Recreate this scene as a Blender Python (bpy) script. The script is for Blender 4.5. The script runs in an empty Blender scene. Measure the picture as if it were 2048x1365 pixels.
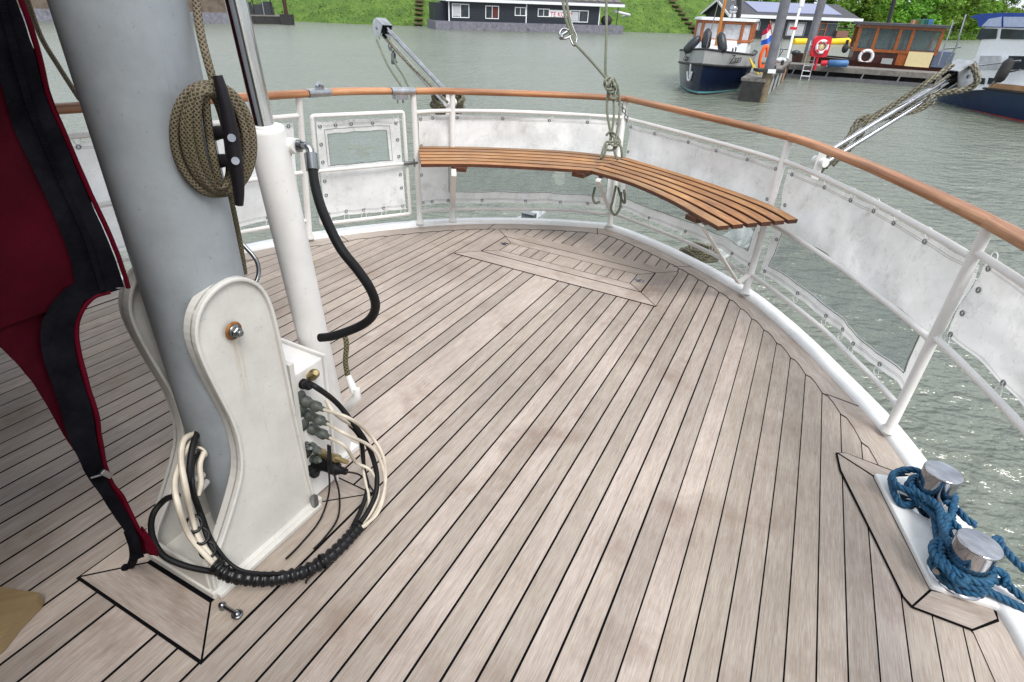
import bpy, math, random
from mathutils import Vector, Matrix
from mathutils import noise as mnoise
random.seed(7)
sc = bpy.context.scene
# ------------------------------------------------------------------ camera, sky, sun, exposure
FPX, CX, CY = 1130.0, 1024.0, 682.5
H_W, PITCH_W, ROLL_W = 3.6, 31.2, 2.2          # camera over the water
H_S, PITCH_S, ROLL_S, YAW_S = 1.6, 29.88, 4.94, 24.03   # camera over the deck (deck has a little sheer and heel)

def cam_axes(pitch, roll, yaw=0.0):
    p, r, a = map(math.radians, (pitch, roll, yaw))
    F = Vector((0, math.cos(p), -math.sin(p))); R0 = Vector((1, 0, 0)); U0 = R0.cross(F)
    R = math.cos(r)*R0 + math.sin(r)*U0; U = -math.sin(r)*R0 + math.cos(r)*U0
    Z = Matrix.Rotation(a, 3, 'Z')
    return Z @ R, Z @ U, Z @ F
AW = cam_axes(PITCH_W, ROLL_W); AS = cam_axes(PITCH_S, ROLL_S, YAW_S)
def m3(ax): return Matrix((ax[0], ax[1], ax[2])).transposed()
SHIP = Matrix.Translation((0, 0, H_W)) @ (m3(AW) @ m3(AS).transposed()).to_4x4() @ Matrix.Translation((0, 0, -H_S))
def ray(ax, px, py): return ax[2] + (px-CX)/FPX*ax[0] - (py-CY)/FPX*ax[1]
def G(px, py, z=0.0):                 # deck frame: point of the sight line at height z over the deck
    d = ray(AS, px, py); t = (z-H_S)/d.z; return Vector((0, 0, H_S)) + d*t
def GX(px, py, x):
    d = ray(AS, px, py); return Vector((0, 0, H_S)) + d*(x/d.x)
def GY(px, py, y):
    d = ray(AS, px, py); return Vector((0, 0, H_S)) + d*(y/d.y)
def GD(px, py, dep): return Vector((0, 0, H_S)) + ray(AS, px, py)*dep
def W(px, py, z=0.0):                 # harbour frame
    d = ray(AW, px, py); t = (z-H_W)/d.z; return Vector((0, 0, H_W)) + d*t
def WD(px, py, dep): return Vector((0, 0, H_W)) + ray(AW, px, py)*dep
def WP(px, py, P0, e):                # on the upright plane through P0 along e: distance along e, height
    n = Vector((-e.y, e.x, 0)); d = ray(AW, px, py); o = Vector((0, 0, H_W))
    t = (P0-o).dot(n)/d.dot(n); q = o + d*t
    return (q-P0).dot(e), q.z

cd = bpy.data.cameras.new('camera'); cam = bpy.data.objects.new('camera', cd); sc.collection.objects.link(cam)
cd.sensor_width = 36; cd.lens = FPX/2048*36; cd.clip_start = 0.02; cd.clip_end = 4000
cam.matrix_world = Matrix.Translation((0, 0, H_W)) @ Matrix((AW[0], AW[1], -AW[2])).transposed().to_4x4()
sc.camera = cam
sc.view_settings.view_transform = 'Standard'; sc.view_settings.look = 'None'
sc.view_settings.exposure = 0.28; sc.view_settings.gamma = 1.0
SUN_EL, SUN_AZ = 55, 150             # azimuth measured clockwise from +Y
w = bpy.data.worlds.new('World'); sc.world = w; w.use_nodes = True
nt = w.node_tree; nt.nodes.clear()
out = nt.nodes.new('ShaderNodeOutputWorld'); bg = nt.nodes.new('ShaderNodeBackground')
sky = nt.nodes.new('ShaderNodeTexSky'); sky.sky_type = 'NISHITA'; sky.sun_disc = False
sky.sun_elevation = math.radians(SUN_EL); sky.sun_rotation = math.radians(SUN_AZ)
sky.air_density = 1.0; sky.dust_density = 4.0; sky.ozone_density = 1.0
tc = nt.nodes.new('ShaderNodeTexCoord'); mp = nt.nodes.new('ShaderNodeMapping'); mp.inputs['Scale'].default_value = (1.5, 1.5, 4)
ns = nt.nodes.new('ShaderNodeTexNoise'); ns.inputs['Scale'].default_value = 1.6; ns.inputs['Detail'].default_value = 6
rp = nt.nodes.new('ShaderNodeValToRGB')
rp.color_ramp.elements[0].position = .3; rp.color_ramp.elements[0].color = (7.4, 8.2, 9.4, 1)
rp.color_ramp.elements[1].position = .7; rp.color_ramp.elements[1].color = (13.0, 13.6, 14.2, 1)
mx = nt.nodes.new('ShaderNodeMixRGB'); mx.inputs[0].default_value = .85
nt.links.new(tc.outputs['Generated'], mp.inputs[0]); nt.links.new(mp.outputs[0], ns.inputs['Vector'])
nt.links.new(ns.outputs['Fac'], rp.inputs[0]); nt.links.new(sky.outputs[0], mx.inputs[1]); nt.links.new(rp.outputs[0], mx.inputs[2])
nt.links.new(mx.outputs[0], bg.inputs[0]); bg.inputs[1].default_value = 0.10
nt.links.new(bg.outputs[0], out.inputs[0])
sl = bpy.data.lights.new('sun', 'SUN'); sl.energy = 2.5; sl.angle = math.radians(24); sl.color = (1, .97, .93)
so = bpy.data.objects.new('sun', sl); sc.collection.objects.link(so)
az, el = math.radians(SUN_AZ), math.radians(SUN_EL)
sd = Vector((math.sin(az)*math.cos(el), math.cos(az)*math.cos(el), math.sin(el)))
so.rotation_euler = sd.to_track_quat('Z', 'Y').to_euler()

# ------------------------------------------------------------------ materials
def nodes(name):
    m = bpy.data.materials.new(name); m.use_nodes = True; t = m.node_tree
    return m, t, t.nodes['Principled BSDF']
def nn(t, kind, **kw):
    n = t.nodes.new(kind)
    for k, v in kw.items():
        if k.startswith('i_'): n.inputs[k[2:].replace('_', ' ')].default_value = v
        elif k.startswith('n_'): n.inputs[int(k[2:])].default_value = v
        else: setattr(n, k, v)
    return n
def ramp(t, src, stops):
    r = t.nodes.new('ShaderNodeValToRGB'); e = r.color_ramp.elements
    while len(e) < len(stops): e.new(.5)
    for i, (p, c) in enumerate(stops):
        e[i].position = p; e[i].color = (*c, 1) if len(c) == 3 else c
    t.links.new(src, r.inputs[0]); return r.outputs[0]
def mixc(t, fac, a, b, mode='MIX'):
    m = t.nodes.new('ShaderNodeMixRGB'); m.blend_type = mode
    for i, v in enumerate((fac, a, b)):
        if isinstance(v, (int, float)): m.inputs[i].default_value = v if i == 0 else (v, v, v, 1)
        elif isinstance(v, tuple): m.inputs[i].default_value = (*v, 1)
        else: t.links.new(v, m.inputs[i])
    return m.outputs[0]
def noise(t, vec, scale, detail=4, rough=.6):
    n = nn(t, 'ShaderNodeTexNoise', i_Scale=scale, i_Detail=detail, i_Roughness=rough)
    if vec is not None: t.links.new(vec, n.inputs['Vector'])
    return n.outputs['Fac']
def bump(t, b, h, strength=.3, dist=.01):
    n = nn(t, 'ShaderNodeBump', i_Strength=strength, i_Distance=dist); t.links.new(h, n.inputs['Height'])
    t.links.new(n.outputs[0], b.inputs['Normal'])
def objvec(t, scale=(1, 1, 1), src='Object'):
    c = t.nodes.new('ShaderNodeTexCoord'); m = nn(t, 'ShaderNodeMapping', i_Scale=scale)
    t.links.new(c.outputs[src], m.inputs[0]); return m.outputs[0]
def simple(name, col, rough=.5, metal=0.0, var=.12, scale=8, bmp=.0, spec=.5, dirt=None, dirt_amt=.5, dirt_scale=5, dark=(.0, .0)):
    m, t, b = nodes(name)
    v = objvec(t); n = noise(t, v, scale, 5)
    lo = tuple(max(0, c*(1-var)) for c in col); hi = tuple(min(1, c*(1+var)) for c in col)
    c = ramp(t, n, [(.3, lo), (.7, hi)])
    if dirt:
        d = noise(t, v, dirt_scale, 8, .7); f = ramp(t, d, [(.55, (0, 0, 0)), (.75, (dirt_amt,)*3)])
        c = mixc(t, f, c, dirt)
    t.links.new(c, b.inputs['Base Color']); b.inputs['Roughness'].default_value = rough
    b.inputs['Metallic'].default_value = metal; b.inputs['Specular IOR Level'].default_value = spec
    if bmp: bump(t, b, noise(t, v, scale*6, 4), bmp, .004)
    return m
def wood(name, stops, uv_scale=(2.5, 70), rough=.6, stain=None, patch=.25, bmp=.25, tint=.35, gw=(.5, .34, .2)):
    m, t, b = nodes(name)
    c0 = t.nodes.new('ShaderNodeUVMap'); mp = nn(t, 'ShaderNodeMapping', i_Scale=(uv_scale[0], uv_scale[1], 1))
    t.links.new(c0.outputs[0], mp.inputs[0])
    g = noise(t, mp.outputs[0], 1.0, 5, .65)
    mp2 = nn(t, 'ShaderNodeMapping', i_Scale=(uv_scale[0]*.35, uv_scale[1]*.16, 1)); t.links.new(c0.outputs[0], mp2.inputs[0])
    g2 = noise(t, mp2.outputs[0], 1.0, 3, .5)
    mp3 = nn(t, 'ShaderNodeMapping', i_Scale=(uv_scale[0]*2.5, uv_scale[1]*4.2, 1)); t.links.new(c0.outputs[0], mp3.inputs[0])
    g3 = noise(t, mp3.outputs[0], 1.0, 3, .6)
    gg = nn(t, 'ShaderNodeMath', operation='MULTIPLY_ADD', n_1=gw[0], n_2=.0); t.links.new(g, gg.inputs[0])
    g4 = nn(t, 'ShaderNodeMath', operation='MULTIPLY_ADD', n_1=gw[1]); t.links.new(g2, g4.inputs[0]); t.links.new(gg.outputs[0], g4.inputs[2])
    g5 = nn(t, 'ShaderNodeMath', operation='MULTIPLY_ADD', n_1=gw[2]); t.links.new(g3, g5.inputs[0]); t.links.new(g4.outputs[0], g5.inputs[2])
    col = ramp(t, g5.outputs[0], stops)
    at = nn(t, 'ShaderNodeAttribute', attribute_name='pc')
    col = mixc(t, tint, col, at.outputs['Color'], 'OVERLAY')
    ov = objvec(t); p = noise(t, ov, 1.3, 5, .6)
    pf = ramp(t, p, [(.32, (1-patch,)*3), (.68, (1.0+patch*.4,)*3)])
    col = mixc(t, 1.0, col, pf, 'MULTIPLY')
    sp = noise(t, ov, 38, 3, .7)      # small dark specks
    sf = ramp(t, sp, [(.70, (0, 0, 0)), (.78, (.5, .5, .5))]); col = mixc(t, sf, col, (.10, .08, .07))
    if stain:
        s = noise(t, ov, 2.1, 6, .65); f = ramp(t, s, [(.54, (0, 0, 0)), (.70, (.6, .6, .6))]); col = mixc(t, f, col, stain)
    t.links.new(col, b.inputs['Base Color'])
    rr = ramp(t, g5.outputs[0], [(.3, (min(1, rough*1.15),)*3), (.7, (rough*.85,)*3)]); t.links.new(rr, b.inputs['Roughness'])
    bump(t, b, g5.outputs[0], bmp, .002)
    return m
M = {}
M['deck'] = wood('weathered_teak', [(.26, (.19, .138, .105)), (.36, (.325, .262, .216)), (.46, (.435, .370, .318)), (.60, (.60, .54, .485))], uv_scale=(9, 210), stain=(.20, .135, .10), rough=.62, patch=.24, tint=.5, gw=(.36, .17, .33))
M['caulk'] = simple('black_caulk', (.004, .004, .005), .8, spec=.08)
M['teak'] = wood('varnished_teak', [(.3, (.13, .042, .015)), (.45, (.29, .110, .042)), (.56, (.43, .20, .09)), (.7, (.58, .35, .20))], uv_scale=(1.8, 60), rough=.45, patch=.45, bmp=.3, tint=.3)
M['bench'] = wood('oiled_teak', [(.3, (.08, .027, .008)), (.44, (.24, .095, .028)), (.56, (.41, .20, .066)), (.70, (.58, .35, .16))], uv_scale=(4, 95), rough=.4, patch=.45, bmp=.35, tint=.95)
M['bench_edge'] = simple('dark_slat_edge', (.075, .022, .008), .45, var=.4, scale=14)  # darker brown for slat sides, ends, undersides and battens
M['ply'] = wood('yellow_board', [(.3, (.20, .13, .06)), (.7, (.36, .26, .13))], uv_scale=(3, 60), rough=.5)
def paint(name, col, rough=.32, rust=.0, grime=.25, rscale=9, speck=.0):
    m, t, b = nodes(name); v = objvec(t)
    c = ramp(t, noise(t, v, 3, 6, .7), [(.3, tuple(x*(1-grime*.55) for x in col)), (.6, col)])
    g = ramp(t, noise(t, v, 26, 6, .75), [(.62, (0, 0, 0)), (.78, (grime,)*3)]); c = mixc(t, g, c, (.16, .15, .12))
    if speck:
        q = ramp(t, noise(t, v, 75, 3, .8), [(.66, (0, 0, 0)), (.72, (speck,)*3)]); c = mixc(t, q, c, (.09, .09, .09))
        q = ramp(t, noise(t, objvec(t, (9, 9, .5)), 6, 6, .7), [(.60, (0, 0, 0)), (.75, (speck*.4,)*3)]); c = mixc(t, q, c, (.12, .115, .10))
    if rust:
        r = ramp(t, noise(t, v, rscale, 7, .7), [(.70, (0, 0, 0)), (.735, (rust,)*3)]); c = mixc(t, r, c, (.30, .12, .03))
    t.links.new(c, b.inputs['Base Color'])
    t.links.new(ramp(t, noise(t, v, 12, 4), [(.3, (rough*.8,)*3), (.7, (min(1, rough*1.4),)*3)]), b.inputs['Roughness'])
    bump(t, b, noise(t, v, 40, 4), .08, .002); return m
M['white'] = paint('white_paint', (.78, .765, .74), .35, rust=.8, speck=.35)
M['rim'] = paint('white_rim_paint', (.82, .82, .81), .3, rust=.3, grime=.2)
M['cream'] = paint('cream_paint', (.63, .615, .575), .4, rust=.8, grime=.4, rscale=6, speck=.45)
M['mast'] = paint('grey_mast_paint', (.29, .315, .335), .42, grime=.5, speck=.6)
M['chrome'] = simple('polished_steel', (.40, .40, .42), .10, 1.0, var=.25, scale=14)
M['rod'] = simple('bright_chrome_rod', (.80, .80, .81), .16, 1.0, var=.08, scale=10)
M['steel'] = simple('dull_steel', (.25, .26, .27), .3, 1.0, var=.2, scale=20, dirt=(.12, .08, .05), dirt_amt=.4)
M['zinc'] = simple('cast_metal', (.42, .43, .45), .34, .9, var=.3, scale=12, bmp=.1, dirt=(.12, .12, .12), dirt_amt=.5)
M['black'] = simple('black_rubber', (.008, .008, .009), .55, var=.3, spec=.22)
M['tape'] = simple('black_tape', (.007, .007, .008), .32, var=.3, bmp=.2, spec=.3)
M['plastic'] = simple('black_plastic', (.012, .010, .013), .45, var=.2, spec=.25)
M['cable'] = simple('cream_cable', (.55, .49, .40), .5, var=.12, scale=20, dirt=(.25, .2, .14), dirt_amt=.5, dirt_scale=14)
M['plug'] = simple('grey_green_plug', (.075, .085, .075), .45, var=.35, scale=30, dirt=(.2, .18, .14), dirt_scale=30)
M['brass'] = simple('aged_brass', (.38, .30, .15), .35, .8, var=.3, scale=30)
M['maroon'] = simple('maroon_canvas', (.027, .0006, .0035), .8, var=.45, scale=5, bmp=.5, spec=.06)
M['maroon_edge'] = simple('red_piping', (.055, .001, .006), .7, var=.2, spec=.05)
M['band'] = simple('black_webbing', (.0045, .0045, .0065), .9, var=.6, scale=12, bmp=.6, spec=.04)
M['hull'] = simple('dark_hull', (.02, .025, .03), .4)
# canvas screens
def canvas_mat():
    m, t, b = nodes('white_sheeting'); v = objvec(t)
    c = ramp(t, noise(t, v, 2.2, 6, .65), [(.28, (.70, .685, .66)), (.55, (.94, .93, .92))])
    d = ramp(t, noise(t, v, 7, 9, .8), [(.54, (0, 0, 0)), (.70, (.5,)*3)]); c = mixc(t, d, c, (.30, .29, .25))
    v2 = objvec(t, (3, 3, .8)); s = ramp(t, noise(t, v2, 9, 9, .85), [(.66, (0, 0, 0)), (.74, (.6,)*3)]); c = mixc(t, s, c, (.16, .16, .13))
    cr = nn(t, 'ShaderNodeTexVoronoi', feature='DISTANCE_TO_EDGE', i_Scale=7.0)
    nv = nn(t, 'ShaderNodeTexNoise', i_Scale=5.0, i_Detail=5.0); t.links.new(v, nv.inputs['Vector'])
    t.links.new(mixc(t, .35, v, nv.outputs['Color']), cr.inputs['Vector'])
    e = ramp(t, cr.outputs['Distance'], [(.0, (.28,)*3), (.012, (0, 0, 0))]); c = mixc(t, e, c, (.30, .29, .27))
    uv = t.nodes.new('ShaderNodeUVMap'); sx = t.nodes.new('ShaderNodeSeparateXYZ'); t.links.new(uv.outputs[0], sx.inputs[0])
    for v0 in (.035, .048):
        for sgn in (0, 1):               # stitched hems, v from top and from bottom
            a = nn(t, 'ShaderNodeMath', operation='SUBTRACT', n_1=v0 if not sgn else 1-v0); t.links.new(sx.outputs[1], a.inputs[0])
            a2 = nn(t, 'ShaderNodeMath', operation='ABSOLUTE'); t.links.new(a.outputs[0], a2.inputs[0])
            a3 = nn(t, 'ShaderNodeMath', operation='LESS_THAN', n_1=.0035); t.links.new(a2.outputs[0], a3.inputs[0])
            a4 = nn(t, 'ShaderNodeMath', operation='MULTIPLY', n_1=.45); t.links.new(a3.outputs[0], a4.inputs[0])
            c = mixc(t, a4.outputs[0], c, (.2, .19, .17))
    t.links.new(c, b.inputs['Base Color']); b.inputs['Roughness'].default_value = .65
    h = noise(t, objvec(t, (1, 1, .5)), 5, 4, .5); bump(t, b, h, .6, .05)
    tr = t.nodes.new('ShaderNodeBsdfTranslucent'); t.links.new(c, tr.inputs[0])
    ms = nn(t, 'ShaderNodeMixShader', n_0=.4); o = t.nodes['Material Output']
    t.links.new(b.outputs[0], ms.inputs[1]); t.links.new(tr.outputs[0], ms.inputs[2]); t.links.new(ms.outputs[0], o.inputs[0])
    return m
M['canvas'] = canvas_mat()
def film_mat(name, opac, col=(.62, .68, .68)):
    m, t, b = nodes(name); v = objvec(t)
    b.inputs['Base Color'].default_value = (*col, 1); b.inputs['Roughness'].default_value = .18
    bump(t, b, noise(t, v, 5, 4), .35, .02)
    tr = t.nodes.new('ShaderNodeBsdfTransparent'); tr.inputs[0].default_value = (.93, .96, .95, 1)
    f = ramp(t, noise(t, v, 4, 8, .8), [(.35, (opac*.6,)*3), (.75, (min(1, opac*1.7),)*3)])
    ms = t.nodes.new('ShaderNodeMixShader'); t.links.new(f, ms.inputs[0]); o = t.nodes['Material Output']
    t.links.new(tr.outputs[0], ms.inputs[1]); t.links.new(b.outputs[0], ms.inputs[2]); t.links.new(ms.outputs[0], o.inputs[0])
    return m
M['film'] = film_mat('clear_window_film', .40, (.36, .42, .44))
M['net'] = film_mat('milky_plastic', .5, (.75, .78, .78))
def rope_mat(name, c1, c2, pitch=.012, turns=6, braid=True, green=None):
    m, t, b = nodes(name)
    uv = t.nodes.new('ShaderNodeUVMap'); sx = t.nodes.new('ShaderNodeSeparateXYZ'); t.links.new(uv.outputs[0], sx.inputs[0])
    def wv(sg):
        a = nn(t, 'ShaderNodeMath', operation='MULTIPLY', n_1=2*math.pi/pitch); t.links.new(sx.outputs[0], a.inputs[0])
        c = nn(t, 'ShaderNodeMath', operation='MULTIPLY_ADD', n_1=2*math.pi*turns*sg); t.links.new(sx.outputs[1], c.inputs[0]); t.links.new(a.outputs[0], c.inputs[2])
        s = nn(t, 'ShaderNodeMath', operation='SINE'); t.links.new(c.outputs[0], s.inputs[0]); return s.outputs[0]
    if braid:
        p = nn(t, 'ShaderNodeMath', operation='MAXIMUM'); t.links.new(wv(1), p.inputs[0]); t.links.new(wv(-1), p.inputs[1]); h = p.outputs[0]
    else: h = wv(1)
    mr = nn(t, 'ShaderNodeMapRange'); mr.inputs[1].default_value = -1; mr.inputs[2].default_value = 1; t.links.new(h, mr.inputs[0])
    c = ramp(t, mr.outputs[0], [(.15, tuple(x*.55 for x in c1)), (.6, c1), (1.0, c2)])
    v = objvec(t); n = noise(t, v, 9, 5); c = mixc(t, 1.0, c, ramp(t, n, [(.3, (.6,)*3), (.7, (1.15,)*3)]), 'MULTIPLY')
    if green: c = mixc(t, ramp(t, noise(t, v, 5, 3), [(.42, (0, 0, 0)), (.68, (.6,)*3)]), c, green)
    t.links.new(c, b.inputs['Base Color']); b.inputs['Roughness'].default_value = .8
    bump(t, b, mr.outputs[0], .9, .003); return m
M['rope_brown'] = rope_mat('brown_braided_rope', (.11, .085, .055), (.23, .185, .125), .011, 6, green=(.07, .065, .02))
M['rope_green'] = rope_mat('mossy_rope', (.14, .145, .10), (.33, .35, .27), .010, 4, green=(.08, .11, .05))
M['rope_grey'] = rope_mat('grey_laid_rope', (.20, .18, .13), (.36, .33, .25), .03, 3, braid=False, green=(.14, .13, .06))
M['rope_blue'] = simple('blue_rope_fibre', (.003, .075, .165), .55, var=.45, scale=60, bmp=.6, dirt=(.05, .12, .11), dirt_scale=14)
# water
def water_mat():
    m, t, b = nodes('harbour_water')
    b.inputs['Roughness'].default_value = .26; b.inputs['IOR'].default_value = 1.75
    v = objvec(t, (1, 1.5, 1)); hs = None
    for s, a in ((.45, .16), (1.9, .50), (5, .34)):
        q = noise(t, v, s, 3, .55); k = nn(t, 'ShaderNodeMath', operation='MULTIPLY_ADD', n_1=a/s*1.6)
        t.links.new(q, k.inputs[0])
        if hs: t.links.new(hs, k.inputs[2])
        else: k.inputs[2].default_value = 0
        hs = k.outputs[0]
    bump(t, b, hs, 1.0, .62)
    c = ramp(t, noise(t, objvec(t), .05, 4), [(.3, (.125, .143, .108)), (.7, (.165, .180, .140))]); t.links.new(c, b.inputs['Base Color'])
    return m
M['water'] = water_mat()

# ------------------------------------------------------------------ object helpers
C = sc.collection; ORG = {}; TOP = []
def tagit(o, label, cat, group=None, kind=None):
    if label: o['label'] = label
    if cat: o['category'] = cat
    if group: o['group'] = group
    if kind: o['kind'] = kind
def thing(name, label, cat, org, group=None, ship=True, kind=None):
    o = bpy.data.objects.new(name, None); o.empty_display_size = .1; C.objects.link(o); o.location = org
    ORG[o.name] = Vector(org); tagit(o, label, cat, group, kind); TOP.append((o, ship)); return o
class MB:
    def __init__(s): s.v = []; s.f = []; s.uv = []; s.mi = []; s.sm = []; s.pc = []; s.use_uv = False; s.cpc = (.5, .5, .5); s.cm = 0
    def add(s, V, F, UV=None, smooth=False):
        o = len(s.v); s.v += [Vector(p) for p in V]
        for k, f in enumerate(F):
            s.f.append([i+o for i in f]); s.sm.append(smooth); s.mi.append(s.cm); s.pc.append(s.cpc)
            s.uv.append([(UV[i][0], UV[i][1]) for i in f] if UV else [(0, 0)]*len(f))
        return s
    def box(s, c, d, rot=None, taper=1.0):
        R = rot or Matrix.Identity(3); V = []
        for z in (-1, 1):
            k = taper if z > 0 else 1
            for x, y in ((-1, -1), (1, -1), (1, 1), (-1, 1)): V.append(Vector(c) + R @ Vector((x*d[0]/2*k, y*d[1]/2*k, z*d[2]/2)))
        L = max(d); ax = list(d).index(L); U = []
        for z in (-1, 1):
            for x, y in ((-1, -1), (1, -1), (1, 1), (-1, 1)):
                q = (x*d[0]/2, y*d[1]/2, z*d[2]/2); o = [q[i] for i in range(3) if i != ax]
                U.append((q[ax]+c[0]*3.1, o[0]+o[1]*.7+c[1]*2.3))
        return s.add(V, [(0, 3, 2, 1), (4, 5, 6, 7), (0, 1, 5, 4), (1, 2, 6, 5), (2, 3, 7, 6), (3, 0, 4, 7)], U)
    def tube(s, P, r, n=10, caps=True, smooth=True, flat=1.0, twist=0.0, up=None):
        P = [Vector(p) for p in P]; N = len(P); rr = r if isinstance(r, (list, tuple)) else [r]*N
        V = []; UV = []; ln = 0; u = None
        for i, p in enumerate(P):
            d = (P[min(i+1, N-1)]-P[max(i-1, 0)]).normalized()
            if up is not None: u = (Vector(up)-d*d.dot(Vector(up))).normalized()
            elif u is None:
                a = Vector((0, 0, 1)) if abs(d.z) < .9 else Vector((1, 0, 0)); u = (a-d*a.dot(d)).normalized()
            else:
                u = u-d*u.dot(d); u = u.normalized() if u.length > 1e-6 else Vector((1, 0, 0))
            v = d.cross(u)
            if i: ln += (p-P[i-1]).length
            for k in range(n+1):
                a = 2*math.pi*k/n + twist*ln; V.append(p + u*math.cos(a)*rr[i]*flat + v*math.sin(a)*rr[i]); UV.append((ln, k/n))
        F = []
        for i in range(N-1):
            for k in range(n): a = i*(n+1)+k; F.append((a, a+n+1, a+n+2, a+1))
        s.add(V, F, UV, smooth)
        if caps:
            s.add(V[:n], [tuple(range(n))], [(0, 0)]*n); s.add(V[-n-1:-1], [tuple(reversed(range(n)))], [(0, 0)]*n)
        return s
    def rope3(s, P, r, pitch, n=7, strands=3):
        P = [Vector(p) for p in P]; N = len(P); L = [0]; F = []; u = None
        for i in range(1, N): L.append(L[-1]+(P[i]-P[i-1]).length)
        for i in range(N):
            d = (P[min(i+1, N-1)]-P[max(i-1, 0)]).normalized()
            if u is None: a = Vector((0, 0, 1)) if abs(d.z) < .9 else Vector((1, 0, 0)); u = (a-d*a.dot(d)).normalized()
            else: u = (u-d*u.dot(d)).normalized()
            F.append((u.copy(), d.cross(u)))
        for k in range(strands):
            Q = []
            for i in range(N):
                a = 2*math.pi*(k/strands + L[i]/pitch); Q.append(P[i] + (F[i][0]*math.cos(a)+F[i][1]*math.sin(a))*r*.52)
            s.tube(Q, r*.55, n)
        return s
    def cyl(s, a, b, r1, r2=None, n=20, caps=True): return s.tube([a, b], [r1, r1 if r2 is None else r2], n, caps)
    def lathe(s, c, prof, axis=(0, 0, 1), n=24, smooth=True):
        ax = Vector(axis).normalized(); a = Vector((0, 0, 1)) if abs(ax.z) < .9 else Vector((1, 0, 0)); u = (a-ax*a.dot(ax)).normalized(); v = ax.cross(u)
        V = []; F = []
        for r, h in prof:
            for k in range(n): t = 2*math.pi*k/n; V.append(Vector(c)+ax*h+(u*math.cos(t)+v*math.sin(t))*r)
        for i in range(len(prof)-1):
            for k in range(n): F.append((i*n+k, i*n+(k+1) % n, (i+1)*n+(k+1) % n, (i+1)*n+k))
        s.add(V, F, None, smooth); return s
    def torus(s, c, R, r, axis=(0, 0, 1), n=16, m=8, sy=1.0):
        ax = Vector(axis).normalized(); a = Vector((0, 0, 1)) if abs(ax.z) < .9 else Vector((1, 0, 0)); u = (a-ax*a.dot(ax)).normalized(); v = ax.cross(u)
        V = []; F = []
        for i in range(n):
            t = 2*math.pi*i/n; d = u*math.cos(t)*sy+v*math.sin(t)
            for k in range(m): q = 2*math.pi*k/m; V.append(Vector(c)+d*R+(d*math.cos(q)+ax*math.sin(q))*r)
        for i in range(n):
            for k in range(m): F.append((i*m+k, ((i+1) % n)*m+k, ((i+1) % n)*m+(k+1) % m, i*m+(k+1) % m))
        return s.add(V, F, [(0, 0)]*len(V), True)
    def sphere(s, c, r, n=16, m=10, sc3=(1, 1, 1)):
        V = []; F = []
        for i in range(m+1):
            a = math.pi*i/m
            for k in range(n): t = 2*math.pi*k/n; V.append(Vector(c)+Vector((math.sin(a)*math.cos(t)*sc3[0], math.sin(a)*math.sin(t)*sc3[1], math.cos(a)*sc3[2]))*r)
        for i in range(m):
            for k in range(n): F.append((i*n+k, (i+1)*n+k, (i+1)*n+(k+1) % n, i*n+(k+1) % n))
        return s.add(V, F, None, True)
    def prism(s, poly, off):            # closed outline (3D points) pushed along off
        n = len(poly); P = [Vector(p) for p in poly]; o = Vector(off)
        s.add(P+[p+o for p in P], [tuple(reversed(range(n))), tuple(range(n, 2*n))]+[(i, (i+1) % n, n+(i+1) % n, n+i) for i in range(n)]); return s
    def grid(s, fn, nu, nv, uvf=None, mask=None, smooth=True):
        V = []; UV = []
        for i in range(nu+1):
            for j in range(nv+1):
                V.append(fn(i/nu, j/nv)); UV.append(uvf(i/nu, j/nv) if uvf else (i/nu, j/nv))
        F = [(i*(nv+1)+j, (i+1)*(nv+1)+j, (i+1)*(nv+1)+j+1, i*(nv+1)+j+1) for i in range(nu) for j in range(nv) if mask is None or mask((i+.5)/nu, (j+.5)/nv)]
        return s.add(V, F, UV, smooth)
    def board(s, poly, grain, z, shrink=.003, rnd=None):   # flat timber piece, uv along its grain
        P = [Vector((p[0], p[1])) for p in poly]; c = sum(P, Vector((0, 0)))/len(P); n = len(P); Q = []
        area = sum(P[i].x*P[(i+1) % n].y-P[(i+1) % n].x*P[i].y for i in range(n)); sg = 1 if area > 0 else -1
        for i in range(n):
            a, b, d = P[i-1], P[i], P[(i+1) % n]; e1 = (b-a).normalized(); e2 = (d-b).normalized()
            n1 = Vector((-e1.y, e1.x))*sg; n2 = Vector((-e2.y, e2.x))*sg; k = n1+n2; L = k.length_squared
            Q.append(b+k*(2*shrink/L if L > .5 else shrink/1.0))
        g = Vector((grain[0], grain[1])).normalized(); h = Vector((-g.y, g.x)); o = random.uniform(0, 50) if rnd is None else rnd
        k = random.random(); s.cpc = (.36+.28*k, .36+.27*k, .355+.28*k+random.uniform(-.02, .02)) if rnd is None else s.cpc
        s.add([(q.x, q.y, z) for q in Q], [tuple(range(n)) if sg > 0 else tuple(reversed(range(n)))], [(q.dot(g)+o, q.dot(h)+o*.7) for q in Q]); return s
    def build(s, name, mats, parent=None, label=None, tag=None, org=None, ship=True, bevel=0):
        me = bpy.data.meshes.new(name)
        if parent is not None:
            root = parent
            while root.parent: root = root.parent
            off = ORG[root.name]
            if parent is not root and parent.location.length > 0: off = off + parent.location
        else: off = Vector(org) if org is not None else sum(s.v, Vector())/len(s.v)
        me.from_pydata([tuple(v-off) for v in s.v], [], s.f)
        for m in (mats if isinstance(mats, (list, tuple)) else [mats]): me.materials.append(m)
        me.polygons.foreach_set('material_index', s.mi); me.polygons.foreach_set('use_smooth', s.sm)
        ul = me.uv_layers.new(name='UVMap'); ul.data.foreach_set('uv', [c for f in s.uv for p in f for c in p])
        ca = me.color_attributes.new('pc', 'FLOAT_COLOR', 'CORNER')
        ca.data.foreach_set('color', [c for f, p in zip(s.f, s.pc) for _ in f for c in (*p, 1.0)])
        me.update(); o = bpy.data.objects.new(name, me); C.objects.link(o)
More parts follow.
